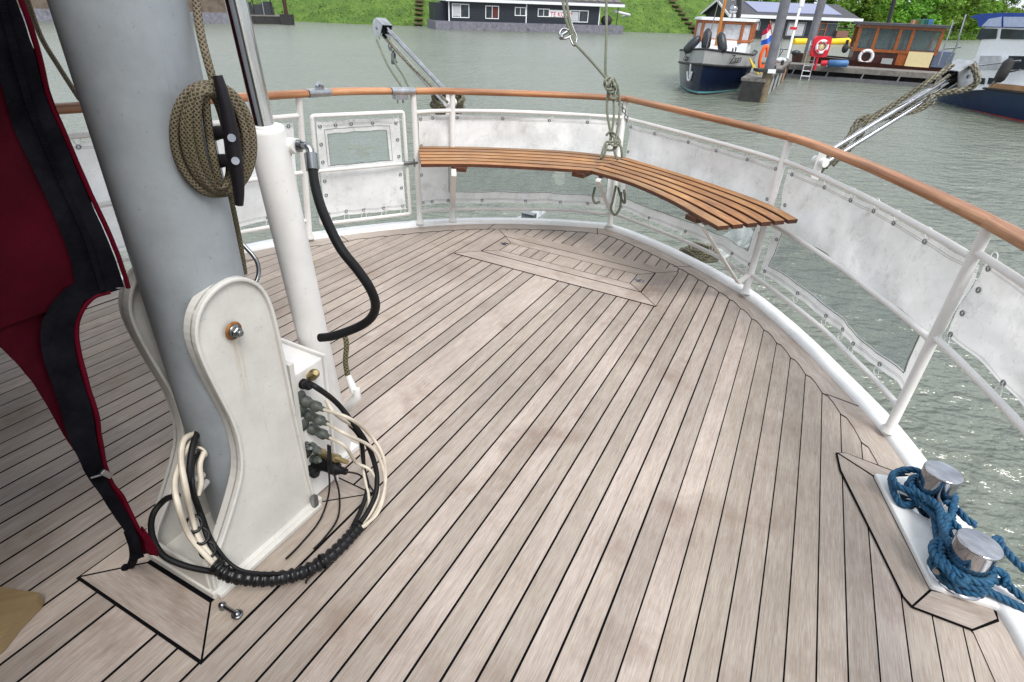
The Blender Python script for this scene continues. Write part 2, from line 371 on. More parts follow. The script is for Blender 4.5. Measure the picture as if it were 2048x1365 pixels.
        if parent is not None: o.parent = parent
        else: o.location = off; ORG[o.name] = off; TOP.append((o, ship))
        if tag: tagit(o, *tag)
        if label: o['label'] = label
        if bevel:
            b = o.modifiers.new('bevel', 'BEVEL'); b.width = bevel; b.segments = 2; b.limit_method = 'ANGLE'
        return o
def spl(P, k=6, closed=False):
    P = [Vector(p) for p in P]; n = len(P); O = []
    for i in range(n if closed else n-1):
        a, b, c, d = (P[(i-1) % n], P[i], P[(i+1) % n], P[(i+2) % n]) if closed else (P[max(i-1, 0)], P[i], P[i+1], P[min(i+2, n-1)])
        for j in range(k):
            t = j/k; O.append(.5*((2*b)+(c-a)*t+(2*a-5*b+4*c-d)*t*t+(3*b-a-3*c+d)*t**3))
    O.append(P[0].copy() if closed else P[-1].copy()); return O
def part_copy(src, parent, mat):
    o = src.copy(); C.objects.link(o); o.parent = parent; o.matrix_local = mat; return o
def frame_mat(p, z, x=None):
    z = Vector(z).normalized(); a = Vector(x) if x is not None else (Vector((0, 0, 1)) if abs(z.z) < .9 else Vector((1, 0, 0)))
    x = (a-z*a.dot(z)).normalized(); y = z.cross(x)
    m = Matrix((x, y, z)).transposed().to_4x4(); m.translation = p; return m
# ------------------------------------------------------------------ the deck
EL = [(-3.40, -3.2), (-3.44, -1), (-3.45, 0.3), (-3.44, 1.1), (-3.42, 1.81), (-3.37, 2.14), (-3.27, 2.6), (-3.10, 3.06), (-2.86, 3.50), (-2.50, 3.99), (-2.14, 4.33), (-1.765, 4.59), (-1.327, 4.82)]
ER = [(-1.327, 4.82), (-1.095, 4.745), (-.80, 4.60), (-.46, 4.38), (-.22, 4.19), (-.03, 4.02), (.19, 3.73), (.37, 3.45), (.518, 3.19), (.638, 2.975), (.742, 2.768), (.855, 2.45), (.985, 1.95), (1.064, 1.70), (1.17, 1.0), (1.22, 0), (1.22, -3.2)]
def s2(P, k=6): return [Vector((p.x, p.y)) for p in spl([(a, b, 0) for a, b in P], k)]
EDL, EDR = s2(EL), s2(ER); EDGE = EDL[:-1]+EDR
def offs(P, d):
    O = []
    for i, p in enumerate(P):
        a, b = P[max(i-1, 0)], P[min(i+1, len(P)-1)]; t = (b-a).normalized(); O.append(p+Vector((-t.y, t.x))*d)
    return O
def y_at(P, x, side):
    best = None
    for a, b in zip(P, P[1:]):
        if min(a.x, b.x) <= x <= max(a.x, b.x) and abs(a.x-b.x) > 1e-6:
            y = a.y+(b.y-a.y)*(x-a.x)/(b.x-a.x); best = y if best is None else max(best, y)
    return best
dk = thing('deck', 'weathered teak deck planking with black caulked seams inside a white painted rim', None, (-1.33, 2, 0), kind='structure')
b = MB().add([(x, y, -.0035) for x, y in ((-3.5, -3.2), (1.3, -3.2), (1.3, 1.0), (1.08, 1.75), (.5, 3.3), (-.2, 4.22), (-1.33, 4.84), (-2.4, 4.15), (-3.1, 3.1), (-3.5, 1.7))], [tuple(range(10))])
b.build('seam_caulk', M['caulk'], dk)
PW = .0862; SE = []
x = -1.423
while x > -3.5: SE.append(x); x -= PW
SE.reverse(); KL = len(SE)-1; x = -1.238
while x < 1.25: SE.append(x); x += PW
inl, inr = offs(EDL, -.06), offs(EDR, -.06)
def yin(x): return (y_at(inl, x, 0) if x < -1.33 else y_at(inr, x, 0)) or 0.2
b = MB()
for i in range(len(SE)-1):
    x0, x1 = SE[i], SE[i+1]; y0, y1 = yin(x0), yin(x1)
    pl = [(x0, -3.15), (x1, -3.15), (x1, y1)]+([((x0+x1)/2, 4.74)] if i == KL else [])+[(x0, y0)]
    b.board(pl, (0, 1), 0, .0038 if i != KL else .0045)
b.build('planking', M['deck'], dk)
# margin boards, nibbed where the planks run out
mi_l, mi_r = offs(EDL, -.135), offs(EDR, -.135)
def nib(side, grow=0.0):
    P = []; cur = mi_r if side > 0 else mi_l
    xs = [s for s in SE if (s > -1.3 if side > 0 else s < -1.36)]
    if side < 0: xs = xs[::-1]
    pts = []
    for s in xs:
        y = y_at(cur, s, 0)
        if y is None or y < 1.2: break
        pts.append((s, y))
    P.append((-1.327, y_at(cur, -1.34 if side < 0 else -1.31, 0)))
    for k, (s, y) in enumerate(pts):
        P.append((s, y-grow))
        if k+1 < len(pts):
            x2, yy = pts[k+1]; dy = y-yy
            P.append((s+(x2-s)*.30, y-dy*.08-grow)); P.append((s+(x2-s)*.62, y-dy*.42-grow))
    last = P[-1]; rest = [p for p in cur if p.y < last[1]-.08]
    if side < 0: rest = rest[::-1]
    P += [(p.x-grow*side, p.y) for p in rest]
    return P
def ring(side, z, grow):
    inner = nib(side, grow); outer = [(p.x, p.y) for p in (EDR if side > 0 else EDL[::-1])]
    def res(P, n):
        L = [0]
        for a, b2 in zip(P, P[1:]): L.append(L[-1]+math.dist(a, b2))
        return L
    n = 420; LI, LO = res(inner, n), res(outer, n)
    V = []; UV = []; j = 0
    ts = sorted(set([l/LI[-1] for l in LI]+[k/n for k in range(n+1)]))
    def samp(P, L, t):
        d = t*L[-1]
        for k in range(len(L)-1):
            if L[k+1] >= d: q = (d-L[k])/max(1e-9, L[k+1]-L[k]); return (P[k][0]+(P[k+1][0]-P[k][0])*q, P[k][1]+(P[k+1][1]-P[k][1])*q)
        return P[-1]
    F = []
    for i, t in enumerate(ts):
        a = samp(inner, LI, t); d = samp(outer, LO, t)
        V += [(a[0], a[1], z), (d[0], d[1], z)]; ln = t*LO[-1]; UV += [(ln+9*side, 0+3), (ln+9*side, math.dist(a, d)+3)]
        if i: F.append((2*i-2, 2*i-1, 2*i+1, 2*i) if side < 0 else (2*i-1, 2*i-2, 2*i, 2*i+1))
    F = [f[::-1] for f in F]
    return V, F, UV
b = MB(); b.cpc = (.5, .5, .5)
for s_ in (1, -1): b.add(*ring(s_, .0030, 0))
b.build('margin_board', M['deck'], dk)
b = MB()
for s_ in (1, -1): b.add(*ring(s_, .0015, .0062))
def bar(b, p, q, w_, z):
    p, q = Vector(p), Vector(q); t = (q-p).normalized(); n = Vector((-t.y, t.x))*w_/2
    b.add([(c.x, c.y, z) for c in (p-n, q-n, q+n, p+n)], [(0, 1, 2, 3)])
for (a, c) in (((-2.18, 4.31), (-2.16, 4.12)), ((-1.40, 4.80), (-1.335, 4.62)), ((-.47, 4.37), (-.60, 4.28)), ((.655, 2.94), (.50, 2.97)), ((-3.40, 1.95), (-3.27, 2.05)), ((-3.0, 3.26), (-2.87, 3.2))): bar(b, a, c, .006, .0045)
b.build('margin_caulk', M['caulk'], dk)
# white rim and hull
b = MB(); prof = [(-.002, -.002), (.002, .016), (.016, .03), (.085, .034), (.10, .022), (.10, -.06), (.07, -.5), (-.05, -1.3), (-.25, -2.5)]
V = []; n = len(EDGE); cols = [offs(EDGE, d) for d, z in prof]
for i in range(n):
    for k, (d, z) in enumerate(prof): V.append((cols[k][i].x, cols[k][i].y, z))
K = len(prof)
b.add(V, [(i*K+k, (i+1)*K+k, (i+1)*K+k+1, i*K+k+1) for i in range(n-1) for k in range(5)], None, True); b.build('rim', M['rim'], dk)
b = MB().add(V, [(i*K+k, (i+1)*K+k, (i+1)*K+k+1, i*K+k+1) for i in range(n-1) for k in range(5, 8)], None, True); b.build('hull_side', M['hull'], dk)
# hatch
HX0, HX1, HY0, HY1 = -2.10, -.535, 3.485, 4.205
def frame_boards(b, o, i, z, grain=True):
    (a0, b0, a1, b1), (c0, d0, c1, d1) = o, i
    b.board([(a0, b0), (a1, b0), (c1, d0), (c0, d0)], (1, 0), z); b.board([(c0, d1), (c1, d1), (a1, b1), (a0, b1)], (1, 0), z)
    b.board([(a0, b0), (c0, d0), (c0, d1), (a0, b1)], (0, 1), z); b.board([(c1, d0), (a1, b0), (a1, b1), (c1, d1)], (0, 1), z)
h = thing('deck_hatch', 'flush rectangular teak hatch with mitred border let into the deck before the bench', 'hatch', (-1.32, 3.84, .004))
b = MB().box((-1.3175, 3.845, .0015), (HX1-HX0, HY1-HY0, .003)); b.build('caulk_bed', M['caulk'], h)
b = MB(); lo = (-1.955, 3.645, -.68, 4.065)
frame_boards(b, (HX0, HY0, HX1, HY1), lo, .0052); b.build('coaming_board', M['deck'], h)
b = MB(); g = .004; l2 = (lo[0]+g, lo[1]+g, lo[2]-g, lo[3]-g)
frame_boards(b, l2, (-1.845, 3.75, -.79, 3.945), .0056)
xs = [-1.845+.0862*k for k in range(6)]+[-1.845+.0862*5+.185+.0862*k for k in range(6)]; xs[-1] = -.79
for a, c in zip(xs, xs[1:]): b.board([(a, 3.75), (c, 3.75), (c, 3.945), (a, 3.945)], (0, 1), .0056)
b.build('lid', M['deck'], h)
for px_ in (-1.875, -.745):
    b = MB(); y = 3.90 if px_ < -1 else 3.84
    b.torus((px_, y, .0085), .022, .003, n=20, m=6, sy=1.5); b.box((px_, y, .0066), (.03, .062, .002)); b.box((px_, y-.005, .011), (.036, .01, .004)); b.build('lift_ring', M['chrome'], h)
    b = MB().box((px_, y+.012, .0086), (.018, .02, .002)); b.build('ring_recess', M['caulk'], h)
# mitred frame round the mast step
h = thing('mast_step_frame', 'broad mitred teak boards framing the foot of the mast housing', 'deck frame', (-1.33, .84, .004))
b = MB().box((-1.332, .845, .0015), (.55, .74, .003)); b.build('caulk_bed', M['caulk'], h)
b = MB(); frame_boards(b, (-1.603, .48, -1.06, 1.21), (-1.475, .615, -1.19, 1.085), .0052); b.build('frame_board', M['deck'], h)

# ------------------------------------------------------------------ rail round the stern
FB = [(-3.47, .3), (-3.47, 1.2), (-3.40, 2.12), (-3.10, 3.035), (-2.89, 3.45), (-2.645, 3.831), (-2.468, 4.061), (-1.765, 4.63), (-1.297, 4.83), (-.46, 4.43), (-.035, 4.02), (.40, 3.45), (.57, 3.15), (.766, 2.74), (1.0, 1.95), (1.13, 1.2), (1.2, .2)]
FT = [(-3.33, .3), (-3.28, 1.15), (-3.133, 2.137), (-3.01, 2.985), (-2.93, 3.371), (-2.70, 3.83), (-2.53, 4.118), (-1.955, 4.76), (-1.437, 5.20), (-.722, 4.75), (-.056, 4.27), (.284, 3.752), (.493, 3.34), (.745, 2.72), (.93, 2.0), (1.06, 1.2), (1.12, .2)]
HI = 8
def crv(P, t):
    lo_, hi_ = (0, HI) if t <= HI else (HI, len(P)-1)
    i = min(int(t), len(P)-2); f = t-i
    if i == HI-1 and t <= HI: pass
    g_ = lambda k: Vector((*P[max(lo_, min(hi_, k))], 0))
    a, b_, c, d = g_(i-1), g_(i), g_(i+1), g_(i+2)
    return .5*((2*b_)+(c-a)*f+(2*a-5*b_+4*c-d)*f*f+(3*b_-a-3*c+d)*f**3)
def FN(t, z, o=0.0):                    # point of the fence surface, o metres outboard
    k = (z-.04)/1.01; p = crv(FB, t)*(1-k)+crv(FT, t)*k
    if o:
        e = .01; q = (crv(FB, min(t+e, 16))-crv(FB, max(t-e, 0))); n = Vector((-q.y, q.x, 0)).normalized(); p = p+n*o
    p.z = z; return p
def fpath(t0, t1, z, o=0.0, step=.12):
    n = max(2, int(abs(t1-t0)/step)); ts = [t0+(t1-t0)*i/n for i in range(n+1)]
    if t0 < HI < t1: ts = sorted(ts+[HI])
    return [FN(t, z(t) if callable(z) else z, o) for t in ts]
rail = thing('guard_rail', 'white tubular guard rail curving round the stern under a varnished teak handrail', 'railing', (-1.3, 4.83, .03))
cuts = [(0.2, 3.0), (3.12, 4.35), (5.0, 6.02), (6.02, 8.0), (8.0, 10.02), (10.02, 13.02), (13.02, 15.8)]
segs = [(0.2, 3.10), (3.58, 4.62), (5.02, 6.02), (6.02, 8.0), (8.0, 10.02), (10.02, 13.02), (13.02, 15.8)]
for a, c in segs:
    b = MB(); P = fpath(a, c, 1.05, 0, .08)
    V = []; UV = []; ln = random.uniform(0, 20); K = 18
    for i, p in enumerate(P):
        d = (P[min(i+1, len(P)-1)]-P[max(i-1, 0)]); d.z = 0; d.normalize(); nrm = Vector((-d.y, d.x, 0)); ee = .94 if i in (0, len(P)-1) else 1
        if i: ln += (p-P[i-1]).length
        for k in range(K+1):
            q = 2*math.pi*k/K; cx_, sz = math.cos(q), math.sin(q)
            V.append(p+nrm*(.041*ee*math.copysign(abs(cx_)**.75, cx_))+Vector((0, 0, (.0245*ee)*math.copysign(abs(sz)**.8, sz)))); UV.append((ln, k/K*.17))
    F = [(i*(K+1)+k, (i+1)*(K+1)+k, (i+1)*(K+1)+k+1, i*(K+1)+k+1) for i in range(len(P)-1) for k in range(K)]
    k_ = random.random(); b.cpc = (.42+.2*k_,)*3
    b.add(V, F, UV, True); b.add(V[:K], [tuple(reversed(range(K)))], UV[:K]); b.add(V[-K-1:-1], [tuple(range(K))], UV[-K-1:-1])
    b.build('teak_handrail', M['teak'], rail)
PT = [1.0, 2.0, 3.0, 5.0, 6.0, 8.0, 10.0, 13.0, 15.3]
for t in PT:
    b = MB(); A_, B_ = FN(t, .03), FN(t, 1.035); L = (B_-A_)
    b.tube([A_+L*f for f in (0, .012, .03, .25, .5, .75, .98, 1)], [.036, .034, .0225, .0225, .0225, .0225, .0225, .026], 18); b.build('post', M['white'], rail)
for a, c, z in ((0.2, 2.99, .915), (5.02, 8, lambda t: .912-.012*abs(t-6.5)/1.5), (8, 10, .9), (10, 13, .905), (13, 15.8, .93)):
    b = MB(); P = fpath(a, c, z); b.tube(P, .0155, 12); b.build('upper_tube', M['white'], rail)
for a, c, z in ((0.2, 2.99, .53), (5.02, 8, .53), (8, 10, .52), (10, 13, .52), (13, 15.8, .545)):
    b = MB(); P = fpath(a, c, z); b.tube(P, .015, 12); b.build('middle_tube', M['white'], rail)
for a, c, z in ((0.2, 2.99, .17), (5.02, 8, .13), (8, 10, .145), (10, 13, .165)):
    b = MB(); P = fpath(a, c, z); b.tube(P, .0145, 12); b.build('lower_tube', M['white'], rail)
# cast joints in the handrail over the gate
def rail_cast(t0, t1, mat, nm, wing):
    b = MB(); P = fpath(t0, t1, 1.05, 0, .05); V = []; K = 16
    for i, p in enumerate(P):
        d = (P[min(i+1, len(P)-1)]-P[max(i-1, 0)]); d.z = 0; d.normalize(); nrm = Vector((-d.y, d.x, 0))
        for k in range(K):
            q = 2*math.pi*k/K; cx_, sz = math.cos(q), math.sin(q); V.append(p+nrm*(.041*math.copysign(abs(cx_)**.6, cx_))+Vector((0, 0, .026*math.copysign(abs(sz)**.6, sz))))
    b.add(V, [(i*K+k, (i+1)*K+k, (i+1)*K+(k+1) % K, i*K+(k+1) % K) for i in range(len(P)-1) for k in range(K)], None, True)
    b.add(V[:K], [tuple(range(K))]); b.add(V[-K:], [tuple(range(K))])
    m_ = P[len(P)//2]; d = (P[-1]-P[0]).normalized(); nrm = Vector((-d.y, d.x, 0))
    if wing == 1:
        b.box(m_+Vector((0, 0, .032)), (.035, .05, .022), frame_mat((0, 0, 0), (0, 0, 1), d).to_3x3())
        b.tube([m_+Vector((0, 0, .04))-d*.035-nrm*.01, m_+Vector((0, 0, .058))-d*.01, m_+Vector((0, 0, .045))+d*.02], .011, 8)
        b.cyl(m_+Vector((0, 0, .045))-nrm*.03, m_+Vector((0, 0, .045))+nrm*.03, .008, n=10)
    else:
        b.box(m_-d*.035+Vector((0, 0, -.036)), (.10, .06, .04), frame_mat((0, 0, 0), (0, 0, 1), d).to_3x3(), )
        for s_ in (-1, 1): b.cyl(m_-d*(.035+.022*s_)+Vector((0, 0, -.05)), m_-d*(.035+.022*s_)+Vector((0, 0, -.085)), .008, n=8)
    b.build(nm, mat, rail)
rail_cast(3.11, 3.57, M['zinc'], 'hinge_casting', 1); rail_cast(4.63, 5.01, M['zinc'], 'latch_casting', 2)

# ------------------------------------------------------------------ eyelets and sheeting
def eyelet_src(parent):
    b = MB(); b.torus((0, 0, 0), .0115, .0042, n=16, m=6); o = b.build('eyelet', M['steel'], parent); o.location = (0, 0, 0)
    return o
def mk_local(b, name, mat, parent):     # mesh kept in its own local axes
    me = bpy.data.meshes.new(name); me.from_pydata([tuple(v) for v in b.v], [], b.f); me.materials.append(mat)
    me.polygons.foreach_set('use_smooth', [True]*len(b.f)); o = bpy.data.objects.new(name, me); C.objects.link(o); o.parent = parent; return o
ESRC = [None]; TSRC = [None]
def eyelet(parent, p, nrm, along, tie=None):
    off = ORG[parent.name]; mt = frame_mat(Vector(p)-off, nrm, along)
    if ESRC[0] is None: ESRC[0] = mk_local(MB().torus((0, 0, 0), .0098, .0034, n=16, m=6), 'eyelet', M['steel'], parent); ESRC[0].matrix_local = mt
    else: part_copy(ESRC[0], parent, mt)
    if tie is not None:
        d = Vector(tie)-Vector(p); L = d.length
        if TSRC[0] is None:
            q = MB(); q.tube(spl([(0, 0, .5*.0), (.012, .004, .015), (.019, 0, .045), (.012, -.003, .066), (-.012, -.003, .066), (-.019, 0, .045), (-.008, 0, .015)], 4, True), .0022, 5, False)
            q.tube([(.016, 0, .03), (.045, -.004, .02)], .0015, 4); TSRC[0] = mk_local(q, 'cable_tie', M['rim'], parent); o = TSRC[0]
        else: o = TSRC[0].copy(); C.objects.link(o); o.parent = parent
        o.matrix_local = frame_mat(Vector(p)-off, d, along) @ Matrix.Diagonal((1, 1, (L+.018)/.066, 1))
def outw(t):
    q = crv(FB, min(t+.02, 16))-crv(FB, max(t-.02, 0)); return Vector((-q.y, q.x, 0)).normalized(), Vector((q.x, q.y, 0)).normalized()
def screen(t0, t1, zt, zb, label, win=None, ne=6, nb=5, sag=.005, side_e=True, seed=0, rip=None):
    th = thing('canvas_screen', label, 'canvas screen', FN((t0+t1)/2, .1, .03), 'white canvas screens laced inside the rail')
    rn = random.Random(seed)
    def fn(u, v):
        t = t0+(t1-t0)*u; top = zt-sag*abs(math.sin(math.pi*u*(ne-1)))*1.0; bot = zb+sag*(1.2+1.8*mnoise.noise(Vector((u*7+seed, 5, 0))))*abs(math.sin(math.pi*u*(nb-1)))+.010*mnoise.noise(Vector((u*5+seed, 2, 0)))
        z = bot+(top-bot)*v
        o = .024+.008*math.sin(9*u+seed)+.006*math.sin(23*u+5*v+seed)*(1-abs(2*v-1))+.030*mnoise.noise(Vector((u*5+seed+v*1.6, v*1.5, 0)))+.012*mnoise.noise(Vector((u*14+seed-v*4, v*4, 3)))+.012
        return FN(t, z, o)
    NU, NV = 90, 36
    inw = (lambda u, v: win[0] < u < win[1] and win[2] < v < win[3]) if win else (lambda u, v: False)
    b = MB().grid(fn, NU, NV, None, lambda u, v: not inw(u, v)); b.build('fabric', M['canvas'], th)
    if win:
        def g2(u, v):
            p = fn(win[0]+(win[1]-win[0])*u, win[2]+(win[3]-win[2])*v); q = outw(t0+(t1-t0)*(win[0]+(win[1]-win[0])*u))[0]; return p+q*.002
        mk = None
        if rip: mk = lambda u, v: not (((u-rip[0])/rip[2])**2+((v-rip[1]-.25*(u-rip[0]))/rip[3])**2 < 1+.5*math.sin(17*u))
        b = MB().grid(g2, 60, 24, None, mk); b.build('window', M['film'], th)
        # dark stitched edge round the window
        for (u0, v0, u1, v1) in ((win[0], win[2], win[1], win[2]), (win[0], win[2], win[0], win[3]), (win[1], win[2], win[1], win[3]), (win[0], win[3], win[1], win[3])):
            P = [fn(u0+(u1-u0)*k/20, v0+(v1-v0)*k/20) - outw(t0+(t1-t0)*u0)[0]*.003 for k in range(21)]
            MB().tube(P, .0014, 5).build('window_seam', M['band'], th)
    for i in range(ne):
        u = .02+.96*i/(ne-1); t = t0+(t1-t0)*u; n_, a_ = outw(t); p = fn(u, .965)-n_*.004; eyelet(th, p, n_, a_, p+Vector((0, 0, .046)))
    for i in range(nb):
        u = .02+.96*i/(nb-1); t = t0+(t1-t0)*u; n_, a_ = outw(t); p = fn(u, .035)-n_*.004; eyelet(th, p, n_, a_, p-Vector((0, 0, .042)))
    if side_e:
        for u in (.02, .98):
            for v in (.35, .68):
                t = t0+(t1-t0)*u; n_, a_ = outw(t); eyelet(th, fn(u, v)-n_*.004, n_, a_)
    return th
screen(.4, 2.93, .875, .20, 'long white canvas screen seen past the mast on the port side', None, 14, 12, seed=3)
screen(5.12, 7.93, .875, .165, 'white canvas screen with torn clear window behind the left half of the bench', (.30, .955, .13, .47), 7, 8, seed=5, rip=(.62, .62, .05, .42))
screen(8.1, 9.93, .865, .18, 'white canvas screen with clear lower window behind the right half of the bench', (.05, .93, .14, .47), 6, 6, seed=9)
screen(10.08, 12.965, .87, .195, 'mildewed white canvas screen with long clear window right of the bench', (.03, .93, .10, .47), 7, 7, seed=12)
screen(13.03, 15.5, .90, .575, 'plain white canvas screen above the mooring bollards without a window', None, 6, 6, seed=17)
# gate
gt = thing('rail_gate', 'white tubular gate filled with canvas and a torn clear window', 'gate', FN(4.1, .1))
ga, gb = 3.16, 4.80
c1, c2, c3, c4 = FN(ga, .905), FN(gb, .905), FN(gb, .12), FN(ga, .12)
def rr(P, r):
    O = []; n = len(P)
    for i in range(n):
        a, b_, c = P[i-1], P[i], P[(i+1) % n]; e1 = (a-b_).normalized()*r; e2 = (c-b_).normalized()*r
        for k in range(6): t = k/5; O.append((b_+e1)*(1-t)**2+b_*2*t*(1-t)+(b_+e2)*t*t)
    return O+[O[0]]
MB().tube(rr([c1, c2, c3, c4], .02), .0145, 12, False).build('gate_frame', M['white'], gt)
MB().tube([FN(ga, .53, -.018), FN(gb, .53, -.018)], .013, 12).build('cross_tube', M['white'], gt)
n_, a_ = outw(4); b = MB().tube([FN(gb-.05, .53, -.02), FN(5.0, .53, -.02)], .008, 10); b.tube([FN(4.72, .53, -.02), FN(4.9, .53, -.02)], .016, 10); b.tube([FN(4.93, .50, -.02), FN(4.93, .56, -.02)], .006, 8); b.build('latch_bolt', M['steel'], gt)
def gf(u, v): 
    t = ga+.07+(gb-ga-.14)*u; return FN(t, .165+(.865-.165)*v-.006*abs(math.sin(12*u)), .004+.008*math.sin(7*u+3*v))
gw = (.13, .86, .56, .88)
MB().grid(gf, 60, 50, None, lambda u, v: not (gw[0] < u < gw[1] and gw[2] < v < gw[3])).build('canvas', M['canvas'], gt)
def tear(u, v): return not (abs(v-(.55-.22*(u-.3)) ) < .035+.05*math.sin((u-.3)*6) and .3 < u < .88) and not ((u-.62)**2/.012+(v-.28)**2/.02 < 1)
MB().grid(lambda u, v: gf(gw[0]+(gw[1]-gw[0])*u, gw[2]+(gw[3]-gw[2])*v)+n_*.003, 80, 40, None, tear).build('window', M['film'], gt)
for (u0, v0, u1, v1) in ((gw[0], gw[2], gw[1], gw[2]), (gw[0], gw[2], gw[0], gw[3]), (gw[1], gw[2], gw[1], gw[3]), (gw[0], gw[3], gw[1], gw[3])):
    for d_ in (0, .035):
        s_ = lambda u, v: gf(u+(d_ if u > .5 else -d_), v+(d_*1.3 if v > .7 else 0))-n_*.003
        MB().tube([s_(u0+(u1-u0)*k/12, v0+(v1-v0)*k/12) for k in range(13)], .0011, 5).build('window_seam', M['band'], gt)
for i in range(5):
    u = .04+.92*i/4; p = gf(u, .955)-n_*.004; eyelet(gt, p, n_, a_, p+Vector((0, 0, .046)))
    p = gf(u, .04)-n_*.004; eyelet(gt, p, n_, a_, p-Vector((0, 0, .05)))
for u in (.035, .965):
    for v in (.25, .4, .6, .78): eyelet(gt, gf(u, v)-n_*.004, n_, a_)
# ------------------------------------------------------------------ bench
BZ = .64
fl = [(842, 328), (945, 328), (1062, 333.5), (1180, 341)]; bl = [(836, 291), (945, 292.5), (1062, 297), (1150, 302), (1254, 314)]
fr = [(1180, 341), (1258, 363.6), (1336, 397), (1394.5, 430), (1436, 453)]; br = [(1254, 314), (1336, 338), (1453, 375), (1550, 410.5), (1602, 438)]
def gc(L): return spl([G(x, y, BZ) for x, y in L], 8)
def samp3(P, t):
    L = [0]
    for a, c in zip(P, P[1:]): L.append(L[-1]+(c-a).length)
    d = t*L[-1]
    for k in range(len(L)-1):
        if L[k+1] >= d-1e-9: return P[k].lerp(P[k+1], (d-L[k])/max(1e-9, L[k+1]-L[k]))
    return P[-1].copy()
bench = thing('stern_bench', 'slatted teak corner bench following the curved stern rail', 'bench', G(1200, 341, BZ)*Vector((1, 1, 0)) if False else Vector((-1.3, 4.5, .0)))
NS = 6
for side, (fp, bp) in enumerate(((gc(fl), gc(bl)), (gc(fr), gc(br)))):
    for k in range(NS):
        f0, f1 = k/NS+.012, (k+1)/NS-.038
        N = 24; V = []; UV = []; o = random.uniform(0, 30); q = random.random(); 
        for i in range(N+1):
            t = i/N; A_, B_ = samp3(fp, t), samp3(bp, t)
            if side == 0: A_, B_ = A_, B_
            p, r_ = A_.lerp(B_, f0), A_.lerp(B_, f1)
            if i == 0 or i == N: e = .004
            for (pt, dz) in ((p, -.026), (p, -.003), (p.lerp(r_, .05), 0), (p.lerp(r_, .95), 0), (r_, -.003), (r_, -.026)): V.append(Vector((pt.x, pt.y, BZ+dz))); UV.append((t*1.6+o, len(UV) % 6*.02+o))
        F = [(i*6+j, i*6+(j+1) % 6, (i+1)*6+(j+1) % 6, (i+1)*6+j) for i in range(N) for j in range(6)]
        F = [f[::-1] for f in F]; b = MB(); b.cpc = (.35+.3*q, .35+.28*q, .34+.26*q); b.add(V, F, UV, False); b.add(V[:6], [tuple(range(6))], UV[:6]); b.add(V[-6:], [tuple(reversed(range(6)))], UV[-6:])
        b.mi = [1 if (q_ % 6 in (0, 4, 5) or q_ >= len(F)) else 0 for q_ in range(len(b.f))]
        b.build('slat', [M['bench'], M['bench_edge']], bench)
def under(fp, bp, t, w_, e0=.0, e1=.94):
    A_, B_ = samp3(fp, t), samp3(bp, t); d = (B_-A_); p, q = A_+d*e0, A_+d*e1; n_ = Vector((-d.y, d.x, 0)).normalized()
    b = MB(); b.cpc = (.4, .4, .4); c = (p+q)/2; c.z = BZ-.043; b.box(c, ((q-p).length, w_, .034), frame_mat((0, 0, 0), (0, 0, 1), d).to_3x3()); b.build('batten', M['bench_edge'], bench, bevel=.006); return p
FL_, BL_, FR_, BR_ = gc(fl), gc(bl), gc(fr), gc(br)
pts = [under(FL_, BL_, .22, .11), under(FL_, BL_, .93, .10), under(FR_, BR_, .80, .10)]
def strap(b, P, w_=.035, th_=.008, up=(0, 0, 1)):
    for a, c in zip(P, P[1:]):
        a, c = Vector(a), Vector(c); d = c-a; b.box((a+c)/2, (d.length+.01, w_, th_), frame_mat((0, 0, 0), Vector((-d.y, d.x, 0)).cross(d).normalized() if abs(d.x)+abs(d.y) > 1e-4 else (1, 0, 0), d).to_3x3())
for (px0, py0, z0, t) in ((908, 352, .59, 6.0), (1196, 363, .59, 8.0), (1404, 452, .59, 10.0)):
    b = MB(); top = G(px0, py0, z0); foot = FN(t, .16, -.03); mid = foot+Vector((0, 0, .0))
    if t == 10.0: foot = G(1476, 566, .13); strap(b, [top, foot]); strap(b, [foot, FN(10, .17)]) 
    else: strap(b, [top, foot]); strap(b, [foot, FN(t, .12)])
    strap(b, [top+Vector((0, 0, .006)), FN(t, .6)], .035, .006); b.build('bracket', M['white'], bench)
# ------------------------------------------------------------------ mast, its housing and the hydraulic ram
mast = thing('mast', 'thick grey painted tubular mast standing between white housing plates', 'mast', (-1.33, .90, .05))
MZ = lambda z: Vector((-1.33, .912-.035*z, z))
MR = .124
MB().tube([MZ(z) for z in (.08, .3, .6, .9, 1.2, 1.6, 2.2, 4, 7)], MR, 64).build('mast_tube', M['mast'], mast)
# cleat on the starboard face, pointing along the mast
def cleat():
    A_ = GX(437, 150, -1.165); B_ = GX(481, 412, -1.165)
    return A_, B_
CD = lambda py: 1.185+.00056*(py-152)
ca, cb = GD(438, 152, CD(152)), GD(481, 410, CD(410))
cm = (ca+cb)/2; cdv = (cb-ca).normalized(); outd = Vector((.976, .198, 0))
outd = (outd-cdv*outd.dot(cdv)).normalized()
cs = outd.cross(cdv).normalized()
cb_ = MB(); P = []; rs = []
for k in range(13):
    t = k/12; P.append(ca.lerp(cb, t)+outd*(.006-.010*abs(2*t-1)**3)); rs.append(.0165-.0065*abs(2*t-1)**1.6)
cb_.tube(P, rs, 14, True, True, 1.0); 
for t in (.42, .64):
    q = ca.lerp(cb, t); cb_.tube([q-outd*.05+AS[2]*.02, q-outd*.02, q], [.016, .014, .014], 12)
cb_.build('cleat', M['plastic'], mast)
for t in (.45, .63):
    q0 = ca.lerp(cb, t)+outd*.006; vo = (Vector((0, 0, H_S))-q0).normalized(); q = q0+vo*.0150; MB().cyl(q, q+vo*.004, .0085, n=16).build('screw', M['chrome'], mast)
